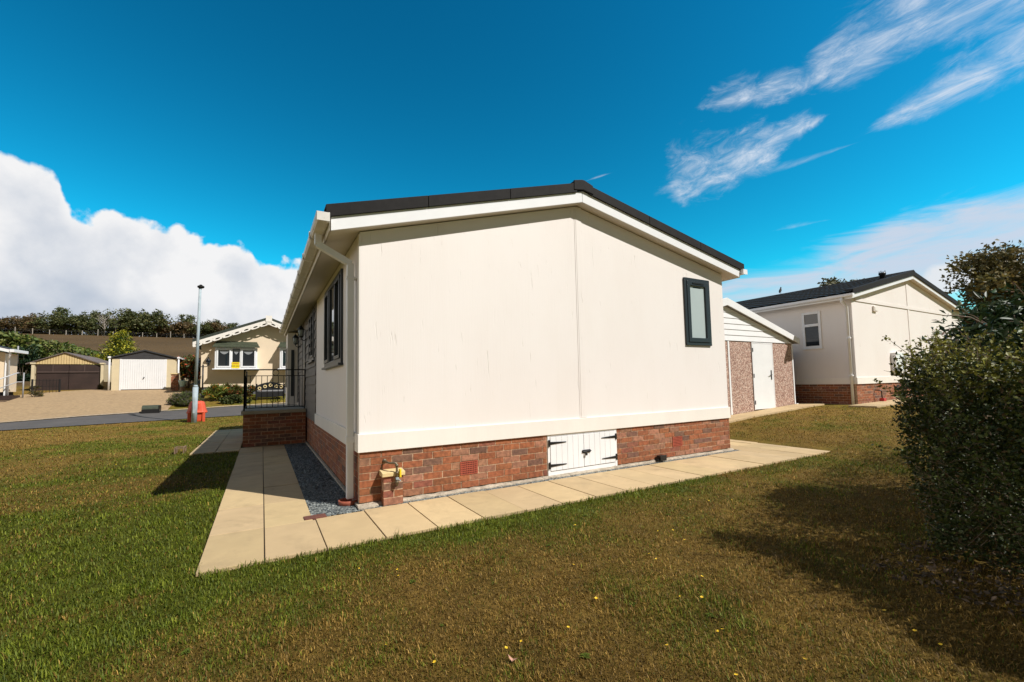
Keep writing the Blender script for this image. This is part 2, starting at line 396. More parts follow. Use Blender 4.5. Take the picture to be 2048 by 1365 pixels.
# ------------------------------------------------------------------ terrain
_ys = np.arange(-300, 900, .1)
_hy = np.interp(_ys, [-300, 15.2, 18.2, 20, 22, 23.5, 26, 30, 35, 125, 135, 200, 900], [0, 0, .12, .36, .74, .95, 1.23, 1.42, 1.85, 13.7, 14.6, 17, 22])
_hy = np.convolve(np.pad(_hy, 6, 'edge'), np.ones(13)/13, 'valid')
def H(x, y):
    x = np.asarray(x, float); y = np.asarray(y, float)
    hy = np.interp(y, _ys, _hy)
    hx = np.interp(x, [-999, 6.9, 10, 13, 17, 60, 999], [0, 0, .23, .36, .42, .6, .8])*(1-sstep(y, 10, 24))
    far = sstep(np.hypot(x, y-2), 9, 16)
    return hy + hx - .055*(1-far*0.6) + .02*(fbm(x, y, .35, 5)-.5)*sstep(np.hypot(x-2, y-2), 4.5, 9)
def Hf(x, y): return float(H(x, y))

def greenness(x, y):
    dfront = np.abs(y+1.05) + np.where((x > -1.4) & (x < 4.2), 0, .6) + np.where(y > -1.0, .5, 0)
    dleft = np.abs(x+1.28) + np.where((y > -1.2) & (y < 6), 0, 1.2) + np.where(x > -1.25, 5, 0)
    g = .30 + .62*np.exp(-(dfront/.42)**2) + .5*np.exp(-(dleft/.7)**2)
    g += 1.5*(fbm(x, y, .75, 3)-.5) + .9*(fbm(x, y, 3.1, 9)-.5)
    g += .24*sstep(-x, .3, 2.2)*(1-sstep(y, 6, 12)) - .16*sstep(x, -.2, 1.4)*(1-sstep(y, -1.6, -1.1))
    g += .22*sstep(y, 5, 9)*(1-sstep(np.abs(x+2.6), 0, 3.5)) - .30*sstep(y, 8.5, 12)*sstep(-x, 3.5, 6)
    g += -.08*sstep(x, 6, 9)
    return np.clip(g, 0, 1)
C_G1 = np.array([.090, .110, .008]); C_G2 = np.array([.145, .150, .016]); C_B1 = np.array([.20, .125, .024]); C_B2 = np.array([.27, .175, .045])
def grass_col(x, y, rnd):
    g = greenness(x, y)[:, None]; r = rnd[:, None]
    gr = C_G1*(1-r)+C_G2*r; br = C_B1*(1-r)+C_B2*r
    return gr*g+br*(1-g)

def terrain():
    xs = np.unique(np.round(np.concatenate([np.arange(-14, 18, .16), np.linspace(18, 70, 40), np.linspace(70, 900, 26), -np.linspace(14, 80, 50), -np.linspace(80, 900, 26)]), 3))
    ys = np.unique(np.round(np.concatenate([np.arange(-7, 30, .16), np.linspace(30, 160, 90), np.linspace(160, 900, 20), -np.linspace(7, 60, 20), -np.linspace(60, 250, 8)]), 3))
    Xg, Yg = np.meshgrid(xs, ys); x = Xg.ravel(); y = Yg.ravel()
    z = H(x, y)
    V = np.stack([x, y, z], 1); nx, ny = len(xs), len(ys)
    i = np.arange(nx-1); j = np.arange(ny-1); I, J = np.meshgrid(i, j); a = (J*nx+I).ravel()
    F = np.stack([a, a+1, a+nx+1, a+nx], 1)
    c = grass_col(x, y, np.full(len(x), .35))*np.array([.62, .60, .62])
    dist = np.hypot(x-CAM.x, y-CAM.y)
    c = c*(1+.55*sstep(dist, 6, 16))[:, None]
    f = fbm(x, y, .12, 21, 5)[:, None]
    field = np.array([.100, .064, .030])*(.7+.6*f)
    w = sstep(y, 30, 34)[:, None]; c = c*(1-w)+field*w
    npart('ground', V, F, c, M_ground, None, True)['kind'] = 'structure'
terrain()

def sheet(name, xs, ylo, yhi, nseg, lift, material, kind='structure'):
    """strip of ground laid on the terrain between two edge curves y=f(x)"""
    V = []; n = nseg+1
    for x in xs:
        a, b = ylo(x), yhi(x)
        for k in range(n):
            y = a+(b-a)*k/nseg; V.append((x, y, Hf(x, y)+lift))
    V = np.array(V); F = []
    for i in range(len(xs)-1):
        for k in range(nseg):
            a = i*n+k; F.append((a, a+n, a+n+1, a+1))
    o = npart(name, V, np.array(F), np.ones((len(V), 3)), material, None, True); o['kind'] = kind
    return o
# park road: runs left to right beyond the lawn
rl = lambda x: np.interp(x, [-60, -8.2, -5.9, -1.9, 4, 30], [14.8, 15.6, 16.1, 16.9, 17.6, 20])
rh = lambda x: np.interp(x, [-60, -9.2, -7, -2.2, 4, 30], [17.4, 18.1, 18.9, 19.9, 20.6, 23])
sheet('road', np.arange(-60, 30.1, .5), rl, rh, 12, .024, M_asph)
dl = lambda x: rh(x)+.16
dh = lambda x: np.interp(x, [-22, -11, -8.2, -7.9, -4.9, -3.4], [24.3, 24.6, 28.2, 26.3, 26.3, 21.])+.0
sheet('gravel_drive', np.arange(-22, -4.35, .25), dl, dh, 40, .030, M_drive)
sheet('verge', np.arange(-60, 30.1, .5), rh, lambda x: rh(x)+.15, 2, .045, mat('kerb_edge', (.42, .33, .23), .9, .3, 8, .5, 60, .01))

# ------------------------------------------------------------------ paths of slabs
ZP = -.03
def slab(mb, x0, x1, y0, y1, z=ZP, t=.05):
    g = .0045; j = random.uniform(-.003, .003); b = random.uniform(.88, 1.07)
    c = (.51*b, .375*b*random.uniform(.985, 1.01), .205*b*random.uniform(.96, 1.04))
    mb.box(x0+g, x1-g, y0+g, y1-g, z-t, z+j, c)
P = MB()
xj = [-.845+.4415*i for i in range(1, 17)]
yi, yo = -.125, -1.035
slab(P, -1.25, -.845, yo+.0, -.20); slab(P, -.845, -.43, yo, yi-.085)
prev = -.43
for i in range(16):
    nx_ = min(prev+.4415, 6.2)
    if nx_-prev > .1: slab(P, prev, nx_, yo, yi-(.03 if prev < 0 else 0))
    prev = nx_
    if prev >= 6.2: break
yy = yo+.835
first = True; y = -.20
while y < 5.9:
    y2 = min(y+.895, 5.95); slab(P, -1.25, -.845, y, y2); y = y2
y = yi-.085
while y < 5.9:
    y2 = min(y+.895, 5.95); slab(P, -.845, -.45, y, y2); y = y2
# apron right of the home
for ix in range(3):
    for iy in range(5):
        a = 6.2+.42*ix; b_ = yo+.62*iy
        if iy == 0 or ix < 3: slab(P, a, a+.42, b_, b_+.62)
# path left of the porch
for ix in range(2):
    for iy in range(9): slab(P, -2.06+.405*ix, -1.655+.405*ix, 5.62+.6*iy, 6.22+.6*iy)
o = part('slab_path', P, M_slab, None, .003); o['kind'] = 'structure'
# dark bedding under the slabs
B = MB().box(-1.245, 6.195, yo+.01, yi-.02, ZP-.06, ZP-.012).box(-1.245, -.455, -.14, 5.94, ZP-.06, ZP-.012).box(6.2, 7.45, yo+.01, 2.06, ZP-.06, ZP-.014).box(-2.05, -1.26, 5.63, 11.0, ZP-.06, ZP-.014)
part('path_bedding', B, mat('bedding', (.09, .07, .045), .95, .3, 20), None)['kind'] = 'structure'
# slate bed down the side and along the front
B = MB().box(-.45, .02, -.125, 6.0, -.09, ZP-.018).box(.02, 6.2, -.125, .02, -.09, ZP-.020)
part('slate_bed', B, M_gravelbase, None)['kind'] = 'structure'
# path by the garden store and the second home (on the sloping ground)
P = MB()
for i in range(14):
    x0 = 7.6+.6*i; x1 = x0+.6
    if x1 > 14.0: break
    za = Hf((x0+x1)/2, 2.2)+.035; b = random.uniform(.92, 1.06); g = .005
    V = []
    for (xx, y_) in ((x0+g, 1.95), (x1-g, 1.95), (x1-g, 2.53), (x0+g, 2.53)): V.append((xx, y_, Hf(xx, 2.2)+.04))
    V += [(a, b_2, c-.06) for a, b_2, c in V]
    P.add(V, [(0, 1, 2, 3), (7, 6, 5, 4), (0, 4, 5, 1), (1, 5, 6, 2), (2, 6, 7, 3), (3, 7, 4, 0)], (.51*b, .375*b, .205*b))
for i in range(16):
    x0 = 13.25+.6*i; x1 = x0+.6; g = .005; b = random.uniform(.92, 1.06)
    y0_, y1_ = .55, 1.20
    V = [(xx, y_, Hf(xx, .9)+.04) for (xx, y_) in ((x0+g, y0_), (x1-g, y0_), (x1-g, y1_), (x0+g, y1_))]
    V += [(a, b_2, c-.06) for a, b_2, c in V]
    P.add(V, [(0, 1, 2, 3), (7, 6, 5, 4), (0, 4, 5, 1), (1, 5, 6, 2), (2, 6, 7, 3), (3, 7, 4, 0)], (.51*b, .375*b, .205*b))
part('store_path', P, M_slab, None)['kind'] = 'structure'

def chips(n, regions, size=(.008, .017)):
    areas = np.array([(r[1]-r[0])*(r[3]-r[2])*r[5] for r in regions]); k = RS.choice(len(regions), n, p=areas/areas.sum())
    R_ = np.array([r[:5] for r in regions])[k]
    x = R_[:, 0]+RS.rand(n)*(R_[:, 1]-R_[:, 0]); y = R_[:, 2]+RS.rand(n)*(R_[:, 3]-R_[:, 2]); z = R_[:, 4]+RS.rand(n)*.008
    s = RS.uniform(*size, n)
    base = np.array([[-1, -.7, 0], [1, -.6, .1], [.8, .7, 0], [-.7, .8, .1], [0, 0, .75]])
    V = base[None]*s[:, None, None]*RS.uniform(.6, 1.3, (n, 5, 3))
    t = RS.rand(n)*2*pi; tl = RS.normal(0, .5, n)
    X_, Y_, Z_ = V[..., 0].copy(), V[..., 1].copy(), V[..., 2].copy()
    Y2 = Y_*np.cos(tl)[:, None]-Z_*np.sin(tl)[:, None]; Z2 = Y_*np.sin(tl)[:, None]+Z_*np.cos(tl)[:, None]
    V[..., 0] = X_*np.cos(t)[:, None]-Y2*np.sin(t)[:, None]; V[..., 1] = X_*np.sin(t)[:, None]+Y2*np.cos(t)[:, None]; V[..., 2] = Z2
    V += np.stack([x, y, z], 1)[:, None]
    F = np.array([[0, 1, 4], [1, 2, 4], [2, 3, 4], [3, 0, 4]])[None]+5*np.arange(n)[:, None, None]
    b = RS.rand(n)**1.5; c = np.array([.055, .065, .070])[None]*(1-b)[:, None]+np.array([.30, .32, .30])[None]*b[:, None]
    return V.reshape(-1, 3), F.reshape(-1, 3), np.repeat(c, 5, 0)
V, F, c = chips(17000, [(-.45, -.005, -.12, 1.2, ZP-.014, 2.4), (-.45, -.005, 1.2, 6., ZP-.014, 1.), (.05, 6.2, -.125, -.055, ZP-.014, 3.)])
o = npart('slate_chippings', V, F, c, M_chip); tag(o, 'grey slate chippings between the paved path and the brick base', 'gravel'); o['kind'] = 'stuff'

# ------------------------------------------------------------------ bricks
def bricks(mb, p0, du, dn, length, z0, courses, skips=(), zfun=None, start=0., far=False):
    """running bond; du along the wall, dn outward; own mesh box per brick, mortar behind"""
    def bx(u0, u1, n0, n1, za, zb, col):
        V = []
        for z in (za, zb):
            for (u, n) in ((u0, n0), (u1, n0), (u1, n1), (u0, n1)):
                V.append((p0[0]+du[0]*u+dn[0]*n, p0[1]+du[1]*u+dn[1]*n, z))
        mb.add(V, [(3, 2, 1, 0), (4, 5, 6, 7), (0, 1, 5, 4), (1, 2, 6, 5), (2, 3, 7, 6), (3, 0, 4, 7)], col)
    zb = z0+courses*.075
    mcol = (.50, .34, .22)
    segs = [(start, length)]
    for s in skips:
        if s[2] <= z0+.01 and s[3] >= zb-.02:
            segs = [q for a, b in segs for q in ((a, min(b, s[0])), (max(a, s[1]), b)) if q[1]-q[0] > .01]
    for a, b in segs: bx(a, b, -.06, -.004, z0, zb-.001, mcol)
    for k in range(courses):
        za = z0+k*.075+.005; zt = za+.065; u = start-(.1125 if k % 2 else 0)
        while u < length:
            parts = [(max(u, start), min(u+.215, length))]
            for s in skips:
                if s[2] < zt-.01 and s[3] > za+.01:
                    parts = [q for a, b in parts for q in ((a, min(b, s[0]-.008)), (max(a, s[1]+.008), b)) if q[1]-q[0] > .012]
            for a, b in parts:
                t = random.random(); w = random.uniform(.82, 1.16)
                if t < .58: c = (.27, .090, .036)
                elif t < .76: c = (.30, .135, .078)
                elif t < .92: c = (.16, .078, .050)
                else: c = (.22, .075, .045)
                c = tuple(q*w*random.uniform(.96, 1.04) for q in c)
                jn = random.uniform(-.0015, .0015)
                bx(a+random.uniform(0, .0015), b-random.uniform(0, .0015), -.03, .001+jn, za+random.uniform(-.001, .001), zt+random.uniform(-.001, .001), c)
            u += .225
HB = .525
# ------------------------------------------------------------------ main park home
LEN = 9.95; WID = 6.1
home = thing('park_home', 'cream boarded park home on a red brick base with dark roof edge, nearest the camera', 'park home', (0, 0, 0))
# roof planes (underside line of the eaves, seen on the verge)
XL, ZL, XA, ZA, XR, ZR = -.30, 2.742, 2.90, 3.649, 6.40, 2.969
sl = (ZA-ZL)/(XA-XL); sr = (ZA-ZR)/(XR-XA)
def under(x): return ZL+(x-XL)*sl if x < XA else ZA-(x-XA)*sr
# wall: two leaves on the gable, hollow box behind
w = MB()
e = .012
gp = [(0, HB), (WID, HB), (WID, under(WID)-e), (XA, ZA-e), (0, under(0)-e)]
w.prism(gp, 'y', 0, .06)
w.box(0, .06, .06, 4.2, HB, under(0)-e); w.box(0, .06, 8.55, LEN, HB, under(0)-e)
w.box(WID-.06, WID, .06, LEN, HB, under(WID)-e)
w.prism([(.06, HB), (WID-.06, HB), (WID-.06, under(WID)-e), (XA, ZA-e), (.06, under(0)-e)], 'y', LEN-.06, LEN)
part('wall', w, M_wall, home)
t = MB().box(2.862, 2.885, -.004, 0, .705, under(2.87)-.02).box(2.885, 2.985, -.007, 0, .705, under(2.9)-.02)
part('cover_strip', t, M_wall, home, .001)
t = MB().box(-.024, WID+.02, -.024, 0, HB-.012, .700); t.box(-.024, 0, 0, 4.2, HB-.012, .700); t.box(WID, WID+.02, 0, LEN, HB-.012, .7)
t.box(-.012, 0, 0, .085, .700, under(0)-.03)
part('base_trim', t, M_cream, home, .004)
b = MB(); DOOR = (2.31, 3.51, 0, .52)
V1 = (1.105, 1.325, .150, .300); V2 = (4.665, 4.885, .150, .300)
bricks(b, (0, 0), (1, 0), (0, -1), WID, 0, 7, [DOOR, V1, V2], start=-.004)
bricks(b, (0, 0), (0, 1), (-1, 0), LEN, 0, 7, start=.032)
bricks(b, (WID, 0), (0, 1), (1, 0), LEN, 0, 7, start=.032)
part('brick_base', b, M_brick, home)
# foundation lip
def lumpy(x0, x1, y0f, z0, z1, n, seed):
    mb = MB(); V = []; F = []
    rnd = random.Random(seed)
    for i in range(n+1):
        x = x0+(x1-x0)*i/n; yo_ = y0f(x)+rnd.uniform(-.006, .006); zt = z1+rnd.uniform(-.006, .004)
        V += [(x, .0, zt+.004), (x, yo_*.6, zt), (x, yo_, z1-.012+rnd.uniform(-.005, .003)), (x, yo_-.004, z0), (x, 0, z0)]
    for i in range(n):
        for k in range(4): a = i*5+k; F.append((a, a+1, a+6, a+5))
    F += [(0, 4, 3, 2, 1), tuple(n*5+k for k in range(5))]
    return mb.add(V, F, None, False)
fnd = lumpy(-.03, 6.12, lambda x: -.105 if x < .16 else (-.012 if x < .0 else -.062), -.08, -.008, 90, 3)
part('foundation', fnd, M_concrete, home)
s_ = MB().box(-.03, 0, .0, LEN, -.08, -.006); part('foundation', s_, M_concrete, home)
# roof: soffit, barge boards, fascia, verge tiles, tile field
VY = -.13
q = MB()
th = .010
q.add([(XL, VY, ZL), (XA, VY, ZA), (XA, LEN+.13, ZA), (XL, LEN+.13, ZL), (XL, VY, ZL+th), (XA, VY, ZA+th), (XA, LEN+.13, ZA+th), (XL, LEN+.13, ZL+th)], [(0, 1, 2, 3), (7, 6, 5, 4), (0, 4, 5, 1), (1, 5, 6, 2), (2, 6, 7, 3), (3, 7, 4, 0)])
q.add([(XA, VY, ZA), (XR, VY, ZR), (XR, LEN+.13, ZR), (XA, LEN+.13, ZA), (XA, VY, ZA+th), (XR, VY, ZR+th), (XR, LEN+.13, ZR+th), (XA, LEN+.13, ZA+th)], [(0, 1, 2, 3), (7, 6, 5, 4), (0, 4, 5, 1), (1, 5, 6, 2), (2, 6, 7, 3), (3, 7, 4, 0)])
part('soffit', q, M_soffit, home)
def barge(y0, y1, hl, hr_, mbp):
    mbp.prism([(XL-.004, ZL-.004), (XA-.003, ZA-.004), (XA-.003, ZA+hl+.01), (XL-.004, ZL+hl)], 'y', y0, y1)
    mbp.prism([(XA+.003, ZA-.004), (XR+.004, ZR-.004), (XR+.004, ZR+hr_), (XA+.003, ZA+hr_+.01)], 'y', y0, y1)
bb = MB(); barge(VY-.018, VY, .135, .140, bb); part('barge_board', bb, M_white, home, .002)
bb = MB(); barge(LEN+.13, LEN+.148, .135, .14, bb); part('barge_board', bb, M_white, home, .002)
part('fascia', MB().box(XL-.018, XL-.006, VY, LEN+.13, ZL-.006, ZL+.125), M_soffit, home, .002)
part('fascia', MB().box(XR+.006, XR+.018, VY, LEN+.13, ZR-.006, ZR+.13), M_soffit, home, .002)
def roofing(mbp, xe, ze, xa, za, y0, y1, pitchn):
    """stepped courses from eave to ridge"""
    n = pitchn
    for k in range(n):
        xa0 = xe+(xa-xe)*k/n; xa1 = xe+(xa-xe)*(k+1)/n; z0_ = ze+(za-ze)*k/n; z1_ = ze+(za-ze)*(k+1)/n
        l = .022
        mbp.add([(xa0, y0, z0_+l), (xa1, y0, z1_+.004), (xa1, y1, z1_+.004), (xa0, y1, z0_+l), (xa0, y0, z0_-.02), (xa1, y0, z1_-.02), (xa1, y1, z1_-.02), (xa0, y1, z0_-.02)],
                [(0, 1, 2, 3), (7, 6, 5, 4), (0, 4, 5, 1), (1, 5, 6, 2), (2, 6, 7, 3), (3, 7, 4, 0)])
ti = MB()
roofing(ti, XL-.06, ZL+.145, XA, ZA+.225, VY-.01, LEN+.14, 11); roofing(ti, XR+.06, ZR+.155, XA, ZA+.225, VY-.01, LEN+.14, 11)
roof = part('roof', ti, M_tile, home)
vt = MB()
TV = .128
def vcap(x0, z0, x1, z1, gap=.003):
    d = Vector((x1-x0, z1-z0)).normalized()*gap
    x0, z0, x1, z1 = x0+d.x, z0+d.y, x1-d.x, z1-d.y
    vt.prism([(x0, z0), (x1, z1), (x1, z1+TV), (x0, z0+TV)], 'y', VY-.042, VY-.018)
    vt.prism([(x0, z0+TV-.018), (x1, z1+TV-.018), (x1, z1+TV+.004), (x0, z0+TV+.004)], 'y', VY-.018, VY+.14)
n = 3
L0 = (XL-.055, ZL+.118); L1 = (XA-.10, ZA+.14-.03)
for i in range(n): vcap(L0[0]+(L1[0]-L0[0])*i/n, L0[1]+(L1[1]-L0[1])*i/n, L0[0]+(L1[0]-L0[0])*(i+1)/n, L0[1]+(L1[1]-L0[1])*(i+1)/n)
R0 = (XA+.10, ZA+.142-.02); R1 = (XR+.11, ZR+.110)
for i in range(n): vcap(R0[0]+(R1[0]-R0[0])*i/n, R0[1]+(R1[1]-R0[1])*i/n, R0[0]+(R1[0]-R0[0])*(i+1)/n, R0[1]+(R1[1]-R0[1])*(i+1)/n)
part('verge_cap', vt, M_verge, roof, .004)
rd = MB()
rd.prism([(XA-.16, ZA+.13), (XA-.155, ZA+.262), (XA-.02, ZA+.295), (XA+.02, ZA+.295), (XA+.17, ZA+.247), (XA+.175, ZA+.125), (XA, ZA+.155)], 'y', VY-.052, VY-.02)
rd.prism([(XA-.15, ZA+.22), (XA-.15, ZA+.258), (XA-.02, ZA+.288), (XA+.02, ZA+.288), (XA+.165, ZA+.243), (XA+.16, ZA+.2)], 'y', VY-.02, LEN+.1)
part('ridge_cap', rd, M_verge, roof, .006)
scr = MB()
for i in range(6):
    t_ = (i+.6)/6.2
    for (a, b_) in ((L0, L1), (R0, R1)):
        x = a[0]+(b_[0]-a[0])*t_; z = a[1]+(b_[1]-a[1])*t_+.03
        scr.lathe([(.004, 0), (.004, .004)], (x, VY-.042, z), 6)
# gutters
gu = MB()
gz = ZL+.075
def gutter_prof(x_in, s, z): return [(x_in, z+.082), (x_in, z), (x_in+s*.032, z-.012), (x_in+s*.105, z+.002), (x_in+s*.122, z+.030), (x_in+s*.122, z+.080), (x_in+s*.112, z+.080), (x_in+s*.110, z+.012), (x_in+s*.012, z+.004), (x_in+s*.012, z+.082)]
gu.prism(gutter_prof(XL-.02, -1, gz), 'y', -.20, LEN+.15)
gu.box(XL-.021, XL-.139, -.205, -.198, gz-.010, gz+.078)
for y in np.arange(.45, LEN, .9): gu.prism([(x+(-.009 if x < XL-.05 else .0), z-.009+(.012 if z > gz+.07 else 0)) for x, z in gutter_prof(XL-.021, -1, gz-.002)], 'y', y, y+.04)
gu.prism(gutter_prof(XL-.021, -1, gz-.004), 'y', .16, .34)
part('gutter', gu, M_gutter, home, .002)
gu = MB(); gz2 = ZR+.055
gu.prism(gutter_prof(XR+.02, 1, gz2), 'y', -.20, LEN+.15); gu.box(XR+.021, XR+.14, -.204, -.198, gz2-.01, gz2+.078)
part('gutter', gu, M_white, home, .002)
# downpipe
dp = MB(); sq = .034*sqrt(2)
def sqtube(mbp, pts, h=.034):
    """square pipe in planes; sections oriented to axes"""
    for a, b_ in zip(pts[:-1], pts[1:]):
        a = Vector(a); b_ = Vector(b_); d = (b_-a).normalized()
        s1 = Vector((0, 1, 0)) if abs(d.y) < .7 else Vector((0, 0, 1)); s2 = d.cross(s1).normalized(); s1 = s2.cross(d).normalized()
        a2 = a-d*h*.3; b2 = b_+d*h*.3; V = [p+h*(i*s1+j*s2) for p in (a2, b2) for i, j in ((-1, -1), (1, -1), (1, 1), (-1, 1))]
        mbp.add(V, [(3, 2, 1, 0), (4, 5, 6, 7), (0, 1, 5, 4), (1, 2, 6, 5), (2, 3, 7, 6), (3, 0, 4, 7)])
gx = XL-.08
sqtube(dp, [(gx, .25, gz-.0), (gx, .25, gz-.11)]); sqtube(dp, [(gx, .25, gz-.12), (-.064, .205, 2.52)]); sqtube(dp, [(-.064, .205, 2.51), (-.064, .205, .03)])
dpo = part('downpipe', dp, M_white, home, .006)
br = MB()
for z in (2.36, .655): part('pipe_clip', MB().box(-.104, -.0, .165, .245, z-.012, z+.012), M_white, dpo, .002)
part('pipe_socket', MB().box(-.106, -.022, .163, .247, .60, .645), M_white, dpo, .002)
# vents (air bricks)
for (a, b_, c0, c1) in (V1, V2):
    part('air_brick_shade_sheet', MB().box(a, b_, .0012, .0035, c0, c1), M_black, home); vb = MB(); fr = .012  # black sheet painting in the shade inside the vent holes
    vb.box(a, a+fr, -.006, .001, c0, c1); vb.box(b_-fr, b_, -.006, .001, c0, c1)
    nr = 6
    for i in range(nr+1):
        z = c0+(c1-c0-.012)*i/nr; vb.box(a+fr, b_-fr, -.0055, .0010, z, z+.0105)
    for j in range(1, 10):
        x = a+(b_-a)*j/10; vb.box(x-.0035, x+.0035, -.0050, .0010, c0+.012, c1-.012)
    part('air_brick', vb, mat('air_brick_red', (.36, .075, .04), .7, .1, 20), home)
# crawl-space doors
fr = MB(); x0, x1 = 2.318, 3.502
fr.box(x0, x1, -.006, .03, .488, .512); fr.box(x0, x0+.035, -.006, .03, -.02, .488); fr.box(x1-.035, x1, -.006, .03, -.02, .488); fr.box(x0+.035, x1-.035, -.004, .03, -.02, .045)
fr.box(x0, x1, .03, .05, -.02, .512)
part('hatch_frame', fr, M_white, home, .002)
xm = 2.902
for side, (a, b_) in enumerate(((x0+.037, xm-.003), (xm+.003, x1-.037))):
    db = MB(); nb = 6; zt, zb_ = .484, .050 if side == 0 else .052
    for i in range(nb):
        u0_, u1_ = a+(b_-a)*i/nb, a+(b_-a)*(i+1)/nb; db.box(u0_+.0015, u1_-.0015, -.014, .002, zb_, zt)
    db.box(a, b_, .002, .010, zb_, zt)
    d_ = part('hatch_door', db, M_white, home, .002)
    for z in (.405, .120):
        hg = MB(); s = 1 if side == 0 else -1; xh = (x0+.020) if side == 0 else (x1-.020)
        hg.box(xh-.011, xh+.011, -.021, -.007, z-.042, z+.042)
        hg.prism([(xh+s*.011, z-.018), (xh+s*.26, z-.005), (xh+s*.272, z), (xh+s*.26, z+.005), (xh+s*.011, z+.018)][::s], 'y', -.022, -.0145)
        part('hinge', hg, M_black, d_, .001)
bo = MB().box(xm-.025, xm+.105, -.024, -.015, .232, .272).tube([(xm-.03, -.030, .252), (xm+.11, -.030, .252)], .008, 8).box(xm-.035, xm-.008, -.026, -.015, .235, .268)
bo.ring((xm+.02, -.036, .235), .012, .016, .004).box(xm+.004, xm+.036, -.044, -.032, .198, .228)
part('bolt', bo, M_black, home, .001)
# ---- windows
def win_y(parent, x0, x1, z0, z1, fmat, gmat, name='window', yf=-.028, fw_=.075, casement=True):
    """window in a wall facing -Y"""
    f = MB(); 
    f.box(x0, x1, yf, .0, z1-fw_*.6, z1).box(x0, x1, yf, .0, z0, z0+fw_*.6).box(x0, x0+fw_*.6, yf, 0, z0+fw_*.6, z1-fw_*.6).box(x1-fw_*.6, x1, yf, 0, z0+fw_*.6, z1-fw_*.6)
    o = part(name, f, fmat, parent, .004)
    c = MB(); a = fw_*.62; b2 = fw_*1.45; y_ = yf-.012
    c.box(x0+a, x1-a, y_, -.004, z1-b2, z1-a).box(x0+a, x1-a, y_, -.004, z0+a, z0+b2).box(x0+a, x0+b2, y_, -.004, z0+b2, z1-b2).box(x1-b2, x1-a, y_, -.004, z0+b2, z1-b2)
    if casement: part('casement', c, fmat, o, .004)
    part('pane', MB().box(x0+b2-.01, x1-b2+.01, -.012, -.006, z0+b2-.01, z1-b2+.01), gmat, o)
    return o
wo = win_y(home, 5.075, 5.71, 1.745, 2.86, M_anth, M_frost, fw_=.085)
part('trickle_vent', MB().box(5.26, 5.54, -.050, -.040, 2.765, 2.785).box(5.30, 5.50, -.0125, -.0122, 2.70, 2.725), M_black, wo)
def win_x(parent, y0, y1, z0, z1, fmat, gmat, bars, name='window', xf=-.028, w_=.065, label=None):
    """window in a wall facing -X with upright bars dividing it"""
    f = MB().box(xf, 0, y0, y1, z1-w_, z1).box(xf, 0, y0, y1, z0, z0+w_).box(xf, 0, y0, y0+w_, z0+w_, z1-w_).box(xf, 0, y1-w_, y1, z0+w_, z1-w_)
    o = part(name, f, fmat, parent, .004, label)
    ed = [y0+w_]+list(bars)+[y1-w_]
    fr_ = MB()
    for y in bars: fr_.box(xf-.004, 0, y-.035, y+.035, z0+w_, z1-w_)
    if bars: part('mullion', fr_, fmat, o, .003)
    for i in range(len(ed)-1):
        a = ed[i]+(.035 if i else 0); b_ = ed[i+1]-(.035 if i < len(ed)-2 else 0)
        c = MB(); k = .045; x_ = xf-.014
        if i != 1:
            c.box(x_, -.004, a, b_, z1-w_-k, z1-w_).box(x_, -.004, a, b_, z0+w_, z0+w_+k).box(x_, -.004, a, a+k, z0+w_+k, z1-w_-k).box(x_, -.004, b_-k, b_, z0+w_+k, z1-w_-k)
            part('casement', c, fmat, o, .003)
        part('pane', MB().box(-.012, -.006, a, b_, z0+w_, z1-w_), gmat, o)
    part('sill', MB().box(xf-.035, 0, y0-.03, y1+.03, z0-.03, z0), fmat, o, .003)
    return o
win_x(home, 1.09, 2.77, 1.49, 2.69, M_anth, M_glass, (1.65, 2.2))
win_x(home, 4.45, 5.55, 1.71, 2.72, M_anth, M_glass, (5.0,))
# ---- cladding, door, lanterns, far bay
cl = MB(); z = HB+.02; k = 0
cl.box(.0, .03, 4.2, 8.55, HB, under(0)-e)
while z < under(0)-.05:
    z2 = min(z+.168, under(0)-.03)
    for (a, b_) in ((4.205, 6.30), (7.22, 8.52)):
        cl.add([(-.020, a, z), (-.020, b_, z), (-.006, b_, z2), (-.006, a, z2), (.0, a, z), (0, b_, z), (0, b_, z2), (0, a, z2)], [(0, 3, 2, 1), (0, 1, 5, 4), (3, 7, 6, 2), (0, 4, 7, 3), (1, 2, 6, 5)])
    z = z2+.006
part('cladding', cl, M_clad, home)
d = MB().box(-.03, 0, 6.32, 6.39, .74, 2.52).box(-.03, 0, 7.13, 7.20, .74, 2.52).box(-.03, 0, 6.39, 7.13, 2.45, 2.52)
dfr = part('door_frame', d, M_anth, home, .003)
dd = part('front_door', MB().box(-.02, 0, 6.395, 7.125, .745, 2.445).box(-.026, -.02, 6.5, 7.02, .85, 1.45).box(-.026, -.02, 6.5, 7.02, 1.6, 2.3), M_anth, home, .004)
part('handle', MB().box(-.03, -.02, 6.44, 6.47, 1.62, 1.86).tube([(-.045, 6.455, 1.75), (-.045, 6.56, 1.75)], .008), M_sillgrey, dd)
